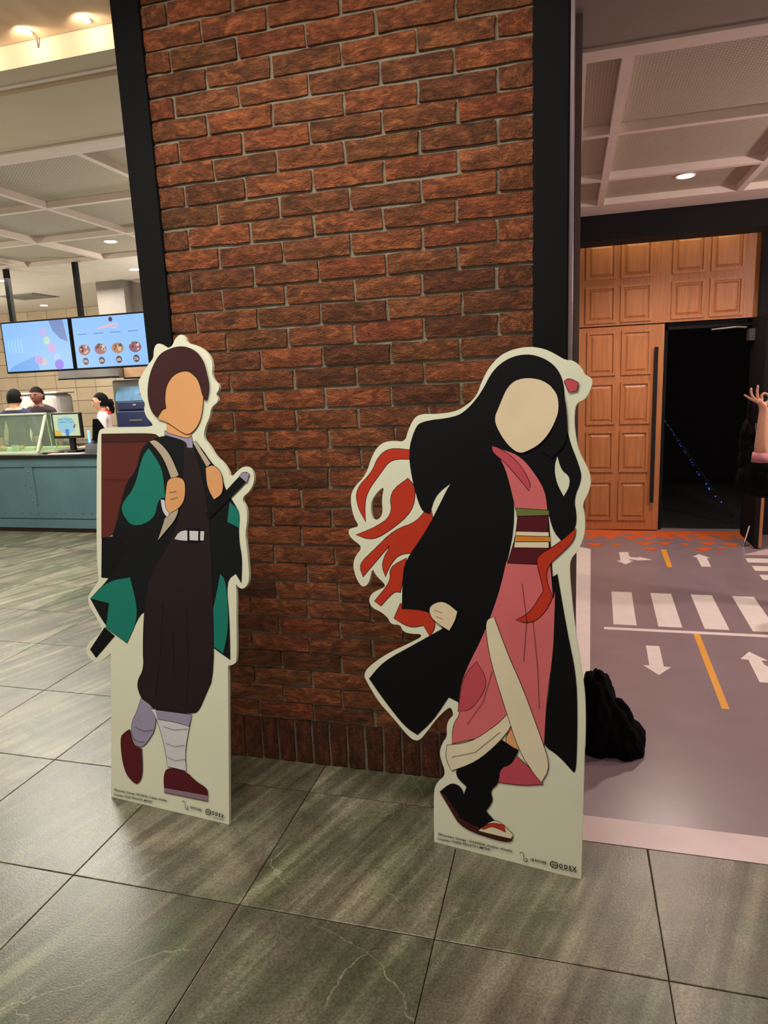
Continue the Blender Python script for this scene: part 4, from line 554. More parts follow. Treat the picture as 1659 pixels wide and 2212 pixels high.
# ================================================================ food counter
VC = 3.93; CU0, CU1 = -9.2, -1.2
ct = thing('food_counter', 'long teal riveted counter with a black top in front of the kitchen', 'counter', (-5, 4.2, 0))
def pb(name, a, b, m, c=0, lab=None):
    o = bx(ct, name, a, b, m, c, lab); return o
pb('kickboard', (CU0, 3.975, 0), (CU1, 4.6, .055), M_kick, lab='dark brown kickboard')
pb('front_panel', (CU0, VC + .012, .0555), (CU1, 4.62, .862), M_teal)
pb('top_rail', (CU0, VC - .004, .765), (CU1, VC + .0115, .862), M_teal)
pb('bottom_rail', (CU0, VC - .002, .17), (CU1, VC + .0115, .30), M_teal)
pb('base_rail', (CU0, VC, .056), (CU1, VC + .0115, .155), M_teal)
for k in range(6):
    x = -5.275 - .0 + 1.6 * (k - 2)
    pb('stile', (x - .055, VC, .3005), (x + .055, VC + .0115, .7645), M_teal)
    for j in range(5):
        z = .37 + .085 * j
        o = MB().ell((x, VC - .001, z), (.009, .007, .009), seg=8, rings=5).build('rivet', M_steel, ct, True); o.location = o.location - ct.location
rv = MB().ell((0, 0, 0), (.009, .007, .009), seg=8, rings=5).build('rivet', M_teal, ct, True); rvm = rv.data; bpy.data.objects.remove(rv)
for k in range(48):
    o = bpy.data.objects.new('rivet', rvm); COL.objects.link(o); o.parent = ct; o.location = Vector((-9.1 + .118 * k, VC - .004, .235)) - ct.location
pb('worktop', (CU0, VC - .03, .8625), (CU1, 4.65, .905), M_ctop, .006, 'black worktop')
ZT = .905
# glass food case
M_glass = mat('green_glass', (214, 236, 208), .03, trans=.88, var=0)
fc = thing('food_display_case', 'slanted glass display case full of snacks on the left end of the counter', 'display case', (-5.9, 4.2, ZT))
gu0, gu1 = -7.6, -5.14
part_at(fc, MB().box((gu0, 3.96, ZT), (gu1, 4.62, ZT + .03), None, .004), 'base_tray', mat('case_base', (196, 208, 178), .4))
def slant(u0, u1, va, za, vb, zb, t_):
    mb = MB(); mb.add([(u0, va, za), (u1, va, za), (u1, vb, zb), (u0, vb, zb), (u0, va + t_, za), (u1, va + t_, za), (u1, vb + t_, zb), (u0, vb + t_, zb)],
           [(0, 1, 2, 3), (7, 6, 5, 4), (0, 4, 5, 1), (1, 5, 6, 2), (2, 6, 7, 3), (3, 7, 4, 0)]); return mb
part_at(fc, slant(gu0, gu1, 3.965, ZT + .031, 4.16, 1.335, .008), 'front_glass', M_glass)
part_at(fc, MB().box((gu0, 4.145, 1.336), (gu1, 4.6, 1.346)), 'top_glass', M_glass)
mb = MB(); mb.add([(gu1, 3.975, ZT + .031), (gu1, 4.6, ZT + .031), (gu1, 4.6, 1.335), (gu1, 4.17, 1.335), (gu1 - .006, 3.975, ZT + .031), (gu1 - .006, 4.6, ZT + .031), (gu1 - .006, 4.6, 1.335), (gu1 - .006, 4.17, 1.335)],
        [(0, 1, 2, 3), (7, 6, 5, 4), (0, 4, 5, 1), (1, 5, 6, 2), (2, 6, 7, 3), (3, 7, 4, 0)])
part_at(fc, mb, 'side_glass', M_glass)
M_rail = mat('pale_rail', (206, 216, 196), .35)
part_at(fc, slant(gu1 - .014, gu1 + .012, 3.955, ZT + .031, 4.15, 1.34, .02), 'corner_rail', M_rail)
part_at(fc, MB().box((gu0, 4.14, 1.346), (gu1 + .012, 4.165, 1.362)), 'top_rail', M_rail)
for x in (gu1 - .20, gu1 - .13): part_at(fc, MB().cyl((x, 4.42, ZT + .031), (x - .03, 4.42, 1.334), .007, n=8), 'shelf_post', M_rail)
rs = random.Random(3)
foods = [((226, 190, 84), 'yellow fried snack'), ((216, 140, 70), 'orange crumbed snack'), ((206, 140, 96), 'brown glazed snack')]
for k in range(22):
    x = gu1 - .10 - .085 * k + rs.uniform(-.02, .02); c_, nm = foods[k % 3]
    v = 4.10 + .09 * (k % 3)
    o = MB().ell((0, 0, 0), (.045, .03, .022), seg=10, rings=6, nz=.5).build('snack', mat('food_%d' % (k % 3), c_, .6, var=.25, scale=30, bump=.4), None, True)
    o.location = (x, v, ZT + .052); o.rotation_euler = (0, 0, rs.uniform(0, 3))
    tag(o, 'small %s lying in the glass display case' % nm, 'food', nm + 's in the glass case')
for x, c_, nm in ((gu1 - .62, (232, 158, 70), 'orange'), (gu1 - .36, (226, 228, 232), 'white'), (gu1 - .80, (210, 226, 230), 'pale blue')):
    t = thing('price_card', '%s price card at the front of the glass case' % nm, 'sign', (x, 4.03, ZT + .031))
    part_at(t, MB().box((x - .05, 4.030, ZT + .031), (x + .05, 4.034, ZT + .10)), 'card', mat('card_' + nm.replace(' ', '_'), c_, .6)); part_at(t, MB().box((x - .05, 4.035, ZT + .031), (x + .05, 4.06, ZT + .035)), 'foot', M_paper)
# monitor
mo = thing('order_monitor', 'black countertop monitor showing a lemon tea advert', 'monitor', (-4.80, 4.15, ZT))
part_at(mo, MB().box((-5.0, 4.08, 1.065), (-4.61, 4.12, 1.355), None, .01), 'bezel', M_ctop)
def emis(name, rgb, e=1.0): return mat(name, rgb, .4, emit=e, var=0)
S0 = (-4.975, -4.635, 1.095, 1.335)
mb = MB(); fv = lambda x, z, d: (x, 4.0795 - d, z)
poly_flat(mb, [(S0[0], S0[2]), (S0[1], S0[2]), (S0[1], S0[3]), (S0[0], S0[3])], emis('scr_lime', (206, 222, 176), .9), fv, 0)
mb2 = [(-4.805 + .12 * math.cos(q), 1.215 + .10 * math.sin(q)) for q in [k * math.pi / 10 for k in range(20)]]
poly_flat(mb, mb2, emis('scr_sky', (150, 208, 226), .9), fv, .0004)
poly_flat(mb, [(S0[0], S0[2]), (-4.88, S0[2]), (-4.89, 1.155), (S0[0], 1.16)], emis('scr_yellow', (222, 190, 70), .9), fv, .0008)
poly_flat(mb, [(-4.825, S0[2]), (-4.785, S0[2]), (-4.78, 1.17), (-4.83, 1.17)], emis('scr_blue', (70, 130, 210), .9), fv, .0008)
poly_flat(mb, [(-4.72, 1.19), (-4.70, 1.18), (-4.68, 1.22), (-4.69, 1.23)], emis('scr_red', (150, 50, 60), .9), fv, .0008)
M_tb = emis('scr_text', (70, 130, 160), .5)
add_text(mb, 'Blue Heaven', (-4.905, 1.272), (-4.71, 1.272), .022, M_tb, fv, .001); add_text(mb, 'Lemon Tea', (-4.905, 1.240), (-4.71, 1.240), .022, M_tb, fv, .001)
part_at(mo, mb, 'screen')
part_at(mo, MB().box((-4.86, 4.10, ZT), (-4.74, 4.30, ZT + .02), None, .004), 'foot', M_ctop); part_at(mo, MB().box((-4.83, 4.122, ZT + .02), (-4.77, 4.16, 1.12)), 'stand', M_ctop)
t = thing('cash_register', 'dark till and card reader beside the order monitor', 'till', (-4.5, 4.25, ZT))
mb = MB(); mb.add([(-4.62, 4.1, ZT), (-4.30, 4.1, ZT), (-4.30, 4.4, ZT), (-4.62, 4.4, ZT), (-4.62, 4.12, ZT + .09), (-4.30, 4.12, ZT + .09), (-4.30, 4.4, ZT + .14), (-4.62, 4.4, ZT + .14)],
        [(3, 2, 1, 0), (4, 5, 6, 7), (0, 1, 5, 4), (1, 2, 6, 5), (2, 3, 7, 6), (3, 0, 4, 7)])
part_at(t, mb, 'drawer_box', M_ctop)
mb = MB(); mb.add([(-4.60, 4.22, ZT + .115), (-4.46, 4.22, ZT + .115), (-4.46, 4.38, ZT + .137), (-4.60, 4.38, ZT + .137), (-4.585, 4.25, ZT + .36), (-4.55, 4.25, ZT + .36), (-4.55, 4.30, ZT + .36), (-4.585, 4.30, ZT + .36)],
        [(3, 2, 1, 0), (4, 5, 6, 7), (0, 1, 5, 4), (1, 2, 6, 5), (2, 3, 7, 6), (3, 0, 4, 7)])
part_at(t, mb, 'reader_hood', M_cloth)
part_at(t, MB().box((-4.615, 4.17, ZT + .10), (-4.605, 4.20, ZT + .24)), 'light_strip', emis('strip_blue', (120, 180, 255), 2))
t = MB().box((-4.98, 3.93, ZT), (-4.55, 4.02, ZT + .004)).build('paper_sheet', M_paper); tag(t, 'white paper sheet lying flat on the black worktop', 'paper')
t = thing('menu_booklet', 'open menu card with food pictures between case and monitor', 'menu', (-5.0, 4.06, ZT))
part_at(t, MB().box((-5.115, 4.0, ZT), (-4.90, 4.10, ZT + .012)), 'cover', M_ctop)
for k in range(5): part_at(t, MB().box((-5.10 + .038 * k, 4.01, ZT + .0125), (-5.07 + .038 * k, 4.09, ZT + .014)), 'picture', mat('pic_%d' % (k % 2), ((176, 96, 70), (206, 190, 160))[k % 2], .6))
# menu screens
for k, (u0, u1, lab) in enumerate(((-5.72, -4.775, 'left menu screen with pastel drinks on pale blue'), (-4.755, -3.79, 'right menu screen with four waffle and snack pictures'))):
    t = thing('menu_screen', lab, 'screen', ((u0 + u1) / 2, 4.33, 1.82))
    z0, z1 = 1.822, 2.405
    part_at(t, MB().box((u0, 4.30, z0), (u1, 4.36, z1), None, .006), 'casing', M_blackpaint)
    mb = MB(); fv2 = lambda x, z, d: (x, 4.2992 - d, z)
    a0, a1, b0, b1 = u0 + .018, u1 - .018, z0 + .02, z1 - .018
    W_, H_ = a1 - a0, b1 - b0
    P = lambda s, q: (a0 + s * W_, b0 + q * H_)
    poly_flat(mb, [P(0, 0), P(1, 0), P(1, 1), P(0, 1)], emis('menu_blue', (136, 188, 244), 1.05), fv2, 0)
    disc = lambda s, q, r_, rz=1.0, n_=18: [P(s + r_ * math.cos(i * 2 * math.pi / n_), q + r_ * W_ / H_ * rz * math.sin(i * 2 * math.pi / n_)) for i in range(n_)]
    if k == 0:
        poly_flat(mb, [P(.72, 1), P(.93, 1), P(.97, .55), P(.86, .62), P(.76, .8)], emis('menu_slate', (112, 140, 200), .9), fv2, .0004)
        poly_flat(mb, [P(0, 0), P(.5, 0), P(.45, .3), P(.1, .12)], emis('menu_azure', (104, 170, 240), .95), fv2, .0004)
        for s, q, r_, c_ in ((.62, .78, .05, (188, 180, 236)), (.66, .6, .05, (190, 222, 200)), (.72, .44, .06, (204, 168, 230)), (.5, .22, .06, (196, 160, 226)), (.57, .17, .05, (206, 190, 200)), (.8, .1, .065, (134, 110, 226)), (.78, .25, .05, (170, 200, 246))):
            poly_flat(mb, disc(s, q, r_), emis('menu_c%d%d' % (c_[0], c_[1]), c_, .95), fv2, .0008)
        for s in (.06, .11, .16, .21, .26): poly_flat(mb, [P(s, .38), P(s + .02, .38), P(s + .02, .66), P(s, .66)], emis('menu_pale', (158, 212, 240), 1), fv2, .0008)
    else:
        M_pk = emis('menu_pink', (226, 196, 214), .9)
        poly_flat(mb, [P(.34, .78), P(.5, .84), P(.66, .86), P(.62, .82), P(.5, .78), P(.36, .75)], M_pk, fv2, .0006)
        poly_flat(mb, [P(.52, .76), P(.64, .80), P(.60, .74)], M_pk, fv2, .0006)
        poly_flat(mb, disc(.545, .93, .028), emis('menu_plum', (74, 34, 70), .6), fv2, .0008)
        M_dk = emis('menu_maroon', (96, 30, 52), .6); M_wt = emis('menu_white', (240, 236, 240), .9); M_cap = emis('menu_cap', (70, 120, 170), .5)
        for s, pr_, cc in ((.13, '59k', (176, 110, 110)), (.36, '60k', (226, 110, 96)), (.60, '60k', (196, 140, 90)), (.84, '25k', (150, 90, 110))):
            poly_flat(mb, disc(s, .36, .085, .75), emis('dish_%d' % cc[1], cc, .8), fv2, .0006)
            rr = random.Random(int(s * 100))
            for q in range(9):
                dx, dz = rr.uniform(-.055, .055), rr.uniform(-.07, .07)
                poly_flat(mb, disc(s + dx, .37 + dz, rr.uniform(.012, .022), 1, 8), emis(*(('dish_pale', (236, 214, 196), .8) if q % 2 else ('dish_dark', (110, 52, 56), .7))), fv2, .0009)
            poly_flat(mb, disc(s, .13, .043), M_dk, fv2, .0009)
            x0, zz_ = P(s - .032, .10); x1, _ = P(s + .032, .10)
            add_text(mb, pr_, (x0, zz_), (x1, zz_), .032, M_wt, fv2, .0014, .01)
            for q in range(5): poly_flat(mb, [P(s - .07 + q * .028, .665), P(s - .05 + q * .028, .665), P(s - .05 + q * .028, .68), P(s - .07 + q * .028, .68)], M_cap, fv2, .0009)
    part_at(t, mb, 'screen')
    part_at(t, MB().box(((u0 + u1) / 2 - .12, 4.361, 2.0), ((u0 + u1) / 2 + .12, 4.40, 2.25)), 'bracket', M_black)
for x, lab in ((-5.62, 'black ceiling pole holding the left menu screen'), (-4.68, 'black ceiling pole between the menu screens')):
    o = MB().box((x - .025, 4.375, 2.20), (x + .025, 4.425, ZL)).build('screen_pole', M_black); tag(o, lab, 'pole')

# kitchen furniture
t = thing('extractor_hood', 'grey steel extractor hood behind the menu screens', 'hood', (-5.2, 5.6, 1.75))
part_at(t, MB().box((-6.03, 5.5, 1.752), (-5.08, 6.2, 1.895)), 'canopy', M_steel); part_at(t, MB().box((-6.03, 5.485, 1.745), (-5.08, 5.5, 1.765)), 'lip', M_blackpaint)
part_at(t, MB().box((-5.42, 5.7, 1.896), (-5.0, 6.15, ZL - .001)), 'duct', mat('duct_grey', (120, 112, 104), .5, var=.15, scale=3))
t = thing('steel_cabinet', 'tall stainless cabinet standing behind the woman', 'cabinet', (-5.0, 6.2, 0))
part_at(t, MB().box((-5.75, 6.25, .1), (-4.1, 6.9, 1.72), None, .01), 'body', M_steel); part_at(t, MB().box((-5.74, 6.235, .12), (-4.94, 6.249, 1.70)), 'door', M_steel); part_at(t, MB().box((-4.92, 6.235, .12), (-4.11, 6.249, 1.70)), 'door', M_steel)
part_at(t, MB().box((-5.7, 6.3, 0), (-4.15, 6.85, .099)), 'plinth', M_black)
t = thing('lit_soffit_block', 'light brown block coloured like a lit soffit, right of the extractor hood', 'cabinet', (-4.7, 6.0, 1.76))  # added block, its tan stands in for the lit underside of the hood
part_at(t, MB().box((-5.07, 5.6, 1.72), (-4.2, 6.1, 1.893)), 'block_body', mat('lit_soffit_tan', (176, 140, 108), .8)); part_at(t, MB().box((-5.07, 5.58, 1.72), (-4.2, 5.599, 1.74)), 'block_lip', M_blackpaint)
part_at(t, MB().box((-4.62, 5.7, 1.894), (-4.58, 5.74, ZL - .001)), 'hanger_rod', M_steel)
bc = thing('work_bench', 'low steel work bench behind the counter people', 'bench', (-5.6, 5.5, 0))
part_at(bc, MB().box((-7.9, 5.6, .84), (-3.8, 6.15, .88)), 'bench_top', M_steel); part_at(bc, MB().box((-7.8, 5.65, 0), (-3.9, 6.1, .839)), 'bench_body', M_steel)
t = thing('drink_machine', 'blue and black drink machine with a domed clear lid', 'machine', (-4.5, 5.6, .88))
M_dkb = mat('machine_navy', (28, 40, 84), .35); M_lb = mat('machine_pale_blue', (120, 170, 216), .3, var=.3, scale=6)  # the lid colour is a plain pale blue without emission
part_at(t, MB().box((-5.30, 5.65, .881), (-4.62, 6.0, 1.30), None, .02), 'housing', M_dkb)
part_at(t, MB().box((-5.27, 5.645, 1.301), (-4.64, 6.0, 1.43), None, .02), 'band', M_dkb)
mb = MB(); n_ = 10; sec = [(-5.29, 1.431)] + [(-5.14 - .15 * math.cos(q), 1.431 + .19 * math.sin(q)) for q in [math.pi / 2 * i / n_ for i in range(n_ + 1)]] + [(-4.62, 1.621), (-4.62, 1.431)]
mb.add([(x, 5.65, z) for x, z in sec] + [(x, 6.0, z) for x, z in sec], [tuple(range(len(sec)))[::-1], tuple(range(len(sec), 2 * len(sec)))] + [(i, (i + 1) % len(sec), len(sec) + (i + 1) % len(sec), len(sec) + i) for i in range(len(sec))])
part_at(t, mb, 'dome_lid', M_lb)
mb = MB().ell((-4.80, 5.645, 1.52), (.11, .006, .03)); part_at(t, mb, 'lamp_reflection_disc', mat('lamp_reflection', (236, 196, 150), .5, emit=.4))  # lamp reflection put in as a faintly glowing pale orange disc
part_at(t, MB().ell((-5.0, 5.642, 1.37), (.03, .006, .018)), 'badge', M_steel); part_at(t, MB().box((-5.1, 5.640, 1.16), (-4.9, 5.6495, 1.18)), 'handle', M_steel)
t = thing('white_bin', 'tall white rounded container behind the two men', 'container', (-6.4, 5.6, .88))
part_at(t, MB().box((-7.02, 5.65, .881), (-6.24, 6.0, 1.57), None, .06), 'body', mat('white_plastic', (206, 198, 192), .4)); part_at(t, MB().box((-7.04, 5.64, 1.571), (-6.22, 6.01, 1.60), None, .01), 'lid', mat('white_plastic', (206, 198, 192), .4))

# ================================================================ people
def skin_body(name, pts, edges, radii, root_i=0, sub=2, parent=None, matf=None, mats=None, rest=None):
    me = bpy.data.meshes.new(name); me.from_pydata([Vector(p) for p in pts], edges, []); o = bpy.data.objects.new(name, me); COL.objects.link(o)
    md = o.modifiers.new('s', 'SKIN'); md.use_smooth_shade = True
    for i, r in enumerate(radii):
        sv = me.skin_vertices[0].data[i]; sv.radius = (r, r) if not isinstance(r, tuple) else r; sv.use_root = (i == root_i)
    ss = o.modifiers.new('u', 'SUBSURF'); ss.levels = sub; ss.render_levels = sub
    bpy.context.view_layer.update(); dg = bpy.context.evaluated_depsgraph_get()
    m2 = bpy.data.meshes.new_from_object(o.evaluated_get(dg)); bpy.data.objects.remove(o); bpy.data.meshes.remove(me)
    q = bpy.data.objects.new(name, m2); COL.objects.link(q); m2.materials.clear()
    for m_ in mats: m2.materials.append(m_)
    for p in m2.polygons:
        p.use_smooth = True; p.material_index = matf(p.center)
    if parent: q.parent = parent
    return q
def head_mesh(mb, c, s, m):
    """egg-shaped head with brow, nose, lips and ears, facing -y, centred at c; s = head height"""
    seg, rings = 28, 20; vs = []; fs = []
    for i in range(rings + 1):
        t = math.pi * i / rings
        for j in range(seg):
            q = 2 * math.pi * j / seg; x, y, z = math.sin(t) * math.cos(q), math.sin(t) * math.sin(q), math.cos(t)
            wx = .36 * (1 - .22 * max(0, -z)); wy = .42 * (1 - .10 * max(0, -z)); X, Y, Z = x * wx, y * wy, z * .5
            if y < 0:
                fx = math.exp(-(X / .055) ** 2); Y -= .075 * fx * math.exp(-((Z + .09) / .07) ** 2) + .035 * fx * math.exp(-((Z + .0) / .08) ** 2)
                Y -= .022 * math.exp(-(X / .12) ** 2) * math.exp(-((Z + .235) / .035) ** 2) + .03 * math.exp(-(X / .11) ** 2) * math.exp(-((Z + .40) / .06) ** 2)
                Y += .03 * (math.exp(-((abs(X) - .15) / .06) ** 2)) * math.exp(-((Z - .0) / .05) ** 2)
            if abs(abs(X) - wx) < .05 and abs(y) < .35 and abs(Z + .03) < .13: X += math.copysign(.05, X)
            vs.append((c[0] + X * s, c[1] + Y * s, c[2] + Z * s))
    for i in range(rings):
        for j in range(seg): fs.append((i * seg + j, (i + 1) * seg + j, (i + 1) * seg + (j + 1) % seg, i * seg + (j + 1) % seg))
    mb.add(vs, fs, m)
M_eye = mat('eye_dark', (30, 22, 20), .3); M_eyew = mat('eye_white', (222, 214, 206), .3); M_lip = mat('lips', (160, 84, 78), .5)
def hand_pts(w_, d, side, curl=.5):
    """palm plus five fingers rooted in it, pointing along -z"""
    P_, E_, R_ = [], [], []
    return P_, E_, R_
def person(label, loc, H, rz, skin, hairm, top, bottom, hair='short', extra=None, armpose='down'):
    root = thing('person', label, 'person', loc); root.rotation_euler = (0, 0, rz)
    k = H / 1.7; sh = 1.40 * k
    pts = [(0, 0, .95 * k), (0, 0, 1.12 * k), (0, .01, 1.30 * k), (0, .01, sh), (0, 0, 1.47 * k), (0, -.01, 1.53 * k)]
    rad = [(.15 * k, .11 * k), (.13 * k, .10 * k), (.155 * k, .11 * k), (.12 * k, .09 * k), .055 * k, .055 * k]
    ed = [(0, 1), (1, 2), (2, 3), (3, 4), (4, 5)]
    for s in (-1, 1):
        b0 = len(pts); ax = .19 * k
        if armpose == 'down': arm = [(s * ax, .01, sh - .02), (s * .24 * k, .02, 1.12 * k), (s * .22 * k, -.12, .98 * k), (s * .16 * k, -.26, .98 * k)]
        elif armpose == 'raise' and s == -1: arm = extra['arm']
        else: arm = [(s * ax, .01, sh - .02), (s * .24 * k, .02, 1.12 * k), (s * .25 * k, -.02, .88 * k), (s * .25 * k, -.03, .80 * k)]
        pts += arm; rad += [.058 * k, .044 * k, .034 * k, .024 * k][:len(arm)] if len(arm) == 4 else extra['armr']
        ed += [(3, b0)] + [(b0 + i, b0 + i + 1) for i in range(len(arm) - 1)]
        hb = len(pts) - 1; last = Vector(pts[hb]); dirn = (last - Vector(pts[hb - 1])).normalized()
        if armpose == 'raise' and s == -1:
            for name_, chain in extra['fingers'].items():
                prev = extra['attach'][name_] + b0
                for i, c_ in enumerate(chain): pts.append(c_); rad.append(extra['fr'].get(name_, .0095) * (1 - .10 * i)); ed.append((prev, len(pts) - 1)); prev = len(pts) - 1
        else:
            palm = last + dirn * .05 * k; pts.append(tuple(palm)); rad.append((.034 * k, .016 * k)); ed.append((hb, len(pts) - 1)); pi_ = len(pts) - 1
            side = dirn.cross(Vector((0, 0, 1))); side = side.normalized() if side.length > .1 else Vector((0, 1, 0))
            for fi, (off, ln) in enumerate(((-.026, .060), (-.009, .072), (.009, .068), (.025, .055))):
                prev = pi_; 
                for q in range(2):
                    pp = palm + side * off * k + dirn * (.03 + ln * (q + 1) / 2) * k + Vector((0, 0, -.012 * q * k)); pts.append(tuple(pp)); rad.append(.0085 * k); ed.append((prev, len(pts) - 1)); prev = len(pts) - 1
            pts.append(tuple(last + dirn * .03 * k + side * -.045 * k)); rad.append(.010 * k); ed.append((hb, len(pts) - 1))
        b1 = len(pts); leg = [(s * .09 * k, 0, .88 * k), (s * .10 * k, -.01, .50 * k), (s * .10 * k, .01, .10 * k), (s * .10 * k, -.13 * k, .045 * k)]
        pts += leg; rad += [.085 * k, .058 * k, .042 * k, .036 * k]; ed += [(0, b1), (b1, b1 + 1), (b1 + 1, b1 + 2), (b1 + 2, b1 + 3)]
    slv = extra.get('sleeve', 1.08 * k) if extra else 1.08 * k
    def mf(c):
        if c.z > 1.445 * k and abs(c.x) < .1 * k: return 0
        if extra and 'isskin' in extra and extra['isskin'](c): return 0
        if abs(c.x) > .165 * k and c.z < slv and c.z > .6 * k: return 0
        if abs(c.y) > .13 * k and c.z > .7 * k: return 0
        if c.z < .09 * k: return 3
        return 1 if c.z > .94 * k else 2
    body = skin_body('body', pts, ed, rad, 0, 2, root, mf, [skin, top, bottom, M_ink])
    hs = .232 * k; hc = (0, -.02 * k, 1.585 * k)
    mb = MB(); head_mesh(mb, hc, hs, skin); hd = mb.build('head', skin, root, True)
    for s in (-1, 1):
        ex = s * .085 * hs / .232 * .38 + 0
        mb = MB().ell((hc[0] + s * .036 * k, hc[1] - .085 * k, hc[2] + .002), (.015 * k, .008 * k, .009 * k), M_eyew, 10, 6); mb.ell((hc[0] + s * .036 * k, hc[1] - .092 * k, hc[2] + .002), (.008 * k, .003 * k, .008 * k), M_eye, 8, 5)
        mb.build('eye', None, hd, True)
        MB().box((hc[0] + s * .022 * k, hc[1] - .099 * k, hc[2] + .019 * k), (hc[0] + s * .054 * k, hc[1] - .080 * k, hc[2] + .027 * k)).build('eyebrow', hairm, hd)
    MB().ell((hc[0], hc[1] - .098 * k, hc[2] - .055 * k), (.024 * k, .006 * k, .007 * k), None, 12, 6).build('mouth', M_lip, hd, True)
    mb = MB(); seg, rings = 24, 14; vs = []; fs = []
    for i in range(rings + 1):
        t = math.pi * .64 * i / rings
        for j in range(seg):
            q = 2 * math.pi * j / seg; y = math.sin(q)
            tt = t
            if y < -.2: tt = min(t, math.pi * (.35 if hair != 'bun' else .31) + .10 * (1 + y))
            r_ = 1.07 + .03 * noise.noise(Vector((math.cos(q) * 3, y * 3, tt * 3)))
            vs.append((hc[0] + .375 * hs * r_ * math.sin(tt) * math.cos(q), hc[1] + .006 + .44 * hs * r_ * math.sin(tt) * y, hc[2] + .53 * hs * r_ * math.cos(tt)))
    for i in range(rings):
        for j in range(seg): fs.append((i * seg + j, (i + 1) * seg + j, (i + 1) * seg + (j + 1) % seg, i * seg + (j + 1) % seg))
    mb.add(vs, fs)
    if hair == 'bun':
        mb.ell((hc[0], hc[1] + .125 * k, hc[2] - .02 * k), (.055 * k, .05 * k, .06 * k), nz=.2); mb.ell((hc[0], hc[1] + .14 * k, hc[2] - .09 * k), (.035 * k, .035 * k, .07 * k), nz=.2)
    mb.build('hair', hairm, root, True)
    return root, k
M_navy = mat('navy_shirt', (34, 34, 70), .8, var=.2, scale=10); M_brownshirt = mat('dark_shirt', (48, 32, 40), .8); M_wshirt = mat('white_blouse', (222, 206, 204), .7, var=.05, scale=10)
M_trous = mat('dark_trousers', (26, 24, 28), .8); M_redc = mat('red_collar', (190, 42, 34), .7); M_navc = mat('navy_trim', (36, 34, 66), .7)
person('man with black hair in a navy shirt, back turned, behind the glass case', (-6.20, 4.85, 0), 1.64, math.radians(195), M_skin, M_hairb, M_navy, M_trous, armpose='side')
person('man with short dark hair facing the hall behind the glass case', (-6.28, 5.35, 0), 1.66, math.radians(10), M_skind, M_hairb, M_brownshirt, M_trous, armpose='side')
r_, k = person('woman in a white blouse with a red collar looking left behind the till', (-4.97, 4.95, 0), 1.545, math.radians(-62), M_skin, M_hairb, M_wshirt, M_trous, 'bun')
mb = MB(); pts = []
for i in range(13):
    q = math.pi * (-.05 + 1.1 * i / 12); pts.append((math.cos(q) * .075, .045 * math.sin(q) + .0, 1.315 + .045 * math.sin(q)))
def band(pts, w0, w1, off):
    vs = []
    for (x, y, z) in pts: vs += [(x, y, z), (x * 1.9, y * 2.2 + .01, z - w1)]
    return vs, [(2 * i, 2 * i + 1, 2 * i + 3, 2 * i + 2) for i in range(len(pts) - 1)]
vs, fs = band(pts, 0, .05, 0); mb.add(vs, fs); 
mb.add([(-.075, -.02, 1.315), (-.14, -.03, 1.27), (-.02, -.135, 1.13), (0, -.12, 1.17), (.075, -.02, 1.315), (.14, -.03, 1.27), (.02, -.135, 1.13)], [(0, 1, 2, 3), (4, 3, 6, 5), (2, 6, 3)])
o = mb.build('sailor_collar', M_redc, r_); md = o.modifiers.new('s', 'SOLIDIFY'); md.thickness = .012
mb = MB().tube([(-.142, -.032, 1.262), (-.02, -.142, 1.118), (.142, -.032, 1.262)], .006); mb.build('collar_trim', M_navc, r_)
MB().tube([(.02, -.128, 1.15), (0, -.14, 1.08), (-.02, -.13, 1.02)], .012).build('neckerchief', M_redc, r_)

# the visitor at the right edge, one hand raised
hd = DATA['hand']; BO = Vector((2.14, 2.32, 0)); rz = math.radians(-14)
inv = Matrix.Rotation(-rz, 4, 'Z')
loc = lambda p: tuple(inv @ (Vector(p) - BO))
A_ = [loc(p) for p in hd['arm']]
arm = [(-.17, .0, 1.29), A_[3], A_[2], A_[1], A_[0], loc(hd['palm'][1]), loc(hd['palm'][2])]
extra = dict(arm=arm, armr=[.050, .042, .036, .027, .026, (.030, .020), (.030, .016)],
             fingers={n_: [loc(p) for p in hd[n_]] for n_ in ('pinky', 'ring', 'middle', 'index', 'thumb')},
             attach=dict(pinky=6, ring=6, middle=6, index=6, thumb=5), fr=dict(thumb=.0125, pinky=.0085), sleeve=1.0,
             isskin=lambda c: (c - Vector(A_[2])).length < .13 or c.z > A_[2][2] - .05 and (c.x < -.3))
r_, k = person('person at the right edge in black, one hand raised, fluffy shawl', BO, 1.56, rz, M_skin, M_hairb, mat('black_top', (20, 20, 22), .8), M_trous, 'bun', extra, 'raise')
# pink cuff and shawl
e_ = Vector(A_[3]); w0 = (Vector(A_[2]) - e_).normalized()
MB().cyl(e_ - w0 * .045, e_ + w0 * .012, .047, .043, n=18).build('cuff', mat('pink_cuff', (196, 128, 134), .7), r_, True)
def fluffy(name, ells, seed, parent, m):
    bm = bmesh.new()
    for c_, r3 in ells:
        g_ = bmesh.ops.create_icosphere(bm, subdivisions=4, radius=1)
        for v in g_['verts']:
            d = v.co.copy(); kk = 1 + .10 * noise.noise(d * 3 + Vector((seed, 0, 0))) + .10 * noise.noise(d * 14)
            v.co = Vector((c_[0] + d.x * r3[0] * kk, c_[1] + d.y * r3[1] * kk, c_[2] + d.z * r3[2] * kk))
    me = bpy.data.meshes.new(name); bm.to_mesh(me); bm.free(); me.materials.append(m)
    for p in me.polygons: p.use_smooth = True
    o = bpy.data.objects.new(name, me); COL.objects.link(o); o.parent = parent; return o
def U(x, y, z): return loc((x, y, z))
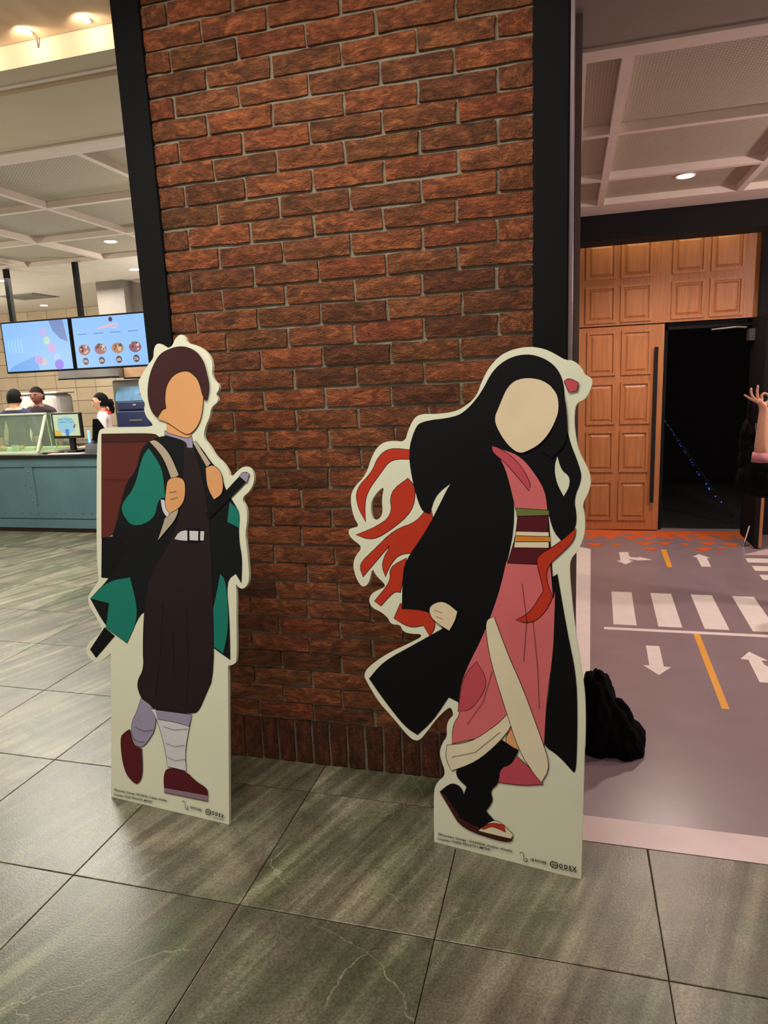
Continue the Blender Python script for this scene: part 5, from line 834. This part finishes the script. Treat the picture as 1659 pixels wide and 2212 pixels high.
fluffy('fluffy_shawl', [(U(1.84, 2.25, .86), (.155, .11, .125)), (U(1.745, 2.30, 1.08), (.045, .05, .14)), (U(1.98, 2.28, .86), (.15, .12, .12)), (U(1.76, 2.30, 1.24), (.024, .03, .13)), (U(1.775, 2.28, .97), (.08, .06, .11)), (U(2.07, 2.32, 1.10), (.16, .13, .24))], 3, r_, M_fur)

# black bundle of cloth beside the pillar
hp = DATA['heap']
bm = bmesh.new()
for (cx, cy, cz, rx, ry, rz_) in ((.79, .40, .02, .10, .14, .31), (.85, .40, .02, .11, .13, .19), (.90, .38, .02, .085, .12, .115)):
    g_ = bmesh.ops.create_icosphere(bm, subdivisions=5, radius=1)
    for v in g_['verts']:
        d = v.co.copy(); q = d + Vector((cx * 9, cy, 0))
        fold = abs(noise.noise(Vector((q.x * 2.2 + q.z * 1.2, q.y * 2.2, q.z * .9)))) * .20 + .05 * noise.noise(q * 5)
        kk = .93 + fold
        v.co = Vector((max(.712, cx + d.x * rx * kk), cy + d.y * ry * kk, max(.0035, cz + d.z * rz_ * kk)))
me = bpy.data.meshes.new('cloth_bundle'); bm.to_mesh(me); bm.free(); me.materials.append(M_cloth)
for p in me.polygons: p.use_smooth = True
o = bpy.data.objects.new('cloth_bundle', me); COL.objects.link(o); tag(o, 'crumpled black cloth bundle on the corridor floor behind the pink standee', 'cloth bundle')

# ================================================================ standees
def standee(key, label, pict, tx, tilt, lab_print):
    D = DATA[key]; A = Vector(D['A']); b = Vector(D['b']); nn = Vector((-b.y, b.x, 0)); th_ = math.radians(tilt)
    up = Vector((0, 0, 1)) * math.cos(th_) + nn * math.sin(th_); out = -(nn * math.cos(th_) - Vector((0, 0, 1)) * math.sin(th_))   # towards the viewer
    root = thing('cardboard_standee', label, 'standee', A)
    fr = lambda s, t, d: tuple(b * s + up * t + out * d + Vector((0, 0, .001)))
    o0 = chaikin([tuple(p) for p in D['out']]); h0 = chaikin([tuple(p) for p in D['hole']]) if D['hole'] else []
    lows = min(p[1] for p in o0)
    T_ = .012; mb = MB()
    poly_flat(mb, o0, M_board, fr, 0, [h0] if h0 else [])
    poly_flat(mb, o0, M_board, fr, -T_, [h0] if h0 else [])
    for loop in [o0] + ([h0] if h0 else []):
        n_ = len(loop); mb.add([fr(x, y, 0) for x, y in loop] + [fr(x, y, -T_) for x, y in loop], [(i, (i + 1) % n_, n_ + (i + 1) % n_, n_ + i) for i in range(n_)], M_board)
    mb.build('foam_board', M_board, root)
    mb = MB()
    for i, (c_, q) in enumerate(DATA[pict]):
        if c_ == 'line':
            d = .0006 + .00012 * i; w_ = .0014
            for p0, p1 in zip(q, q[1:]):
                l_ = math.hypot(p1[0] - p0[0], p1[1] - p0[1]) or 1; nx, ny = -(p1[1] - p0[1]) / l_ * w_ / 2, (p1[0] - p0[0]) / l_ * w_ / 2
                mb.add([fr(p0[0] + nx, p0[1] + ny, d), fr(p1[0] + nx, p1[1] + ny, d), fr(p1[0] - nx, p1[1] - ny, d), fr(p0[0] - nx, p0[1] - ny, d)], [(0, 1, 2, 3)], PM['ink'])
            continue
        pp = chaikin(mark(q), 2); d = .0006 + .00012 * i
        n_ = len(pp); cx = sum(p[0] for p in pp) / n_; cy = sum(p[1] for p in pp) / n_
        if c_ not in ('ink', 'jet', 'coat', 'paper'):
            off = []
            for j in range(n_):
                p0, p1 = pp[j - 1], pp[(j + 1) % n_]; tx_, ty_ = p1[0] - p0[0], p1[1] - p0[1]; l_ = math.hypot(tx_, ty_) or 1
                off.append((ty_ / l_, -tx_ / l_))
            area = sum(pp[j - 1][0] * pp[j][1] - pp[j][0] * pp[j - 1][1] for j in range(n_)); sg = 1 if area > 0 else -1
            w_ = .0016
            mb.add([fr(pp[j][0] + sg * off[j][0] * w_, pp[j][1] + sg * off[j][1] * w_, d) for j in range(n_)] + [fr(pp[j][0] - sg * off[j][0] * w_ * .3, pp[j][1] - sg * off[j][1] * w_ * .3, d) for j in range(n_)],
                   [(j, (j + 1) % n_, n_ + (j + 1) % n_, n_ + j) for j in range(n_)], PM['ink'])
        poly_flat(mb, pp, PM[c_], fr, d)
    o = mb.build('printed_figure', None, root); o['label'] = lab_print
    t = DATA[tx]; mb = MB(); fd = .0045
    add_text(mb, '\u00a9Koyoharu Gotoge / SHUEISHA, Aniplex, ufotable', t[0], t[1], .0085, M_ink, fr, fd, .018)
    add_text(mb, 'Licensee: ODEX PRIVATE LIMITED', t[2], t[3], .0085, M_ink, fr, fd, .018)
    add_text(mb, 'CBI PICTURES', t[4], t[5], .0085, M_ink, fr, fd, .03)
    add_text(mb, 'O D E X', t[6], t[7], .0135, M_ink, fr, fd, .04)
    add_text(mb, 'PRIVATE LIMITED', t[8], t[9], .0035, M_ink, fr, fd, .02)
    def ring(cx, cy, r0, r1, a0=0, a1=2 * math.pi, n_=20):
        q = [(a0 + (a1 - a0) * i / n_) for i in range(n_ + 1)]
        mb.add([fr(cx + r0 * math.cos(x), cy + r0 * math.sin(x), fd) for x in q] + [fr(cx + r1 * math.cos(x), cy + r1 * math.sin(x), fd) for x in q], [(i, i + 1, n_ + 2 + i, n_ + 1 + i) for i in range(n_)], M_ink)
    def bar(x0, y0, x1, y1, w_):
        l_ = math.hypot(x1 - x0, y1 - y0); nx, ny = -(y1 - y0) / l_ * w_ / 2, (x1 - x0) / l_ * w_ / 2
        mb.add([fr(x0 + nx, y0 + ny, fd), fr(x1 + nx, y1 + ny, fd), fr(x1 - nx, y1 - ny, fd), fr(x0 - nx, y0 - ny, fd)], [(0, 1, 2, 3)], M_ink)
    gx, gy = t[6][0] - .0155, t[6][1] + .005; R_ = .0120      # split round emblem: two halves with a cross bar
    ring(gx - .001, gy, R_ - .003, R_, math.pi / 2, math.pi * 1.5); ring(gx + .001, gy, R_ - .003, R_, -math.pi / 2, math.pi / 2)
    bar(gx - .003, gy - R_, gx - .003, gy + R_, .0018); bar(gx + .003, gy - R_, gx + .003, gy + R_, .0018); bar(gx - R_, gy, gx + R_, gy, .0018)
    qx, qy = t[4][0] - .022, t[4][1] + .006                   # link emblem: two loops joined by a slanted bar
    ring(qx - .006, qy + .010, .0045, .0065, 0, math.pi * 1.1); ring(qx + .007, qy - .008, .0045, .0070, -math.pi, math.pi * .5); bar(qx + .0003, qy + .008, qx + .0015, qy - .009, .002)
    o = mb.build('printed_lettering', M_ink, root); o['label'] = 'small black copyright lines and two company logos'; o['kind'] = 'stuff'
    # folding strut behind
    W_ = D['W']; mb = MB(); hx = W_ * .5
    foot = b * hx + nn * .20 * (1 if key == 'L' else 1); topp = b * hx + up * .55 + -out * T_ * 1.2
    for s in (-.05, .05):
        pass
    f0 = b * (hx - .09) + nn * (.17); f1 = b * (hx + .09) + nn * (.17); t0 = b * (hx - .04) + up * .52 - out * (T_ + .003); t1 = b * (hx + .04) + up * .52 - out * (T_ + .003)
    off_ = nn * .005
    mb.add([tuple(v) for v in (f0, f1, t1, t0, f0 + off_, f1 + off_, t1 + off_, t0 + off_)], [(0, 1, 2, 3), (7, 6, 5, 4), (0, 4, 5, 1), (1, 5, 6, 2), (2, 6, 7, 3), (3, 7, 4, 0)])
    mb.build('rear_strut', M_board, root)
standee('L', 'left foam-board standee printed with a figure in a teal coat carrying a brown pack', 'Lp', 'LT', 7, 'plain figure in teal coat and dark trousers')
standee('R', 'right foam-board standee printed with a long-haired figure in a pink robe and black coat', 'Rp', 'RT', 5, 'plain figure in pink robe and black coat')
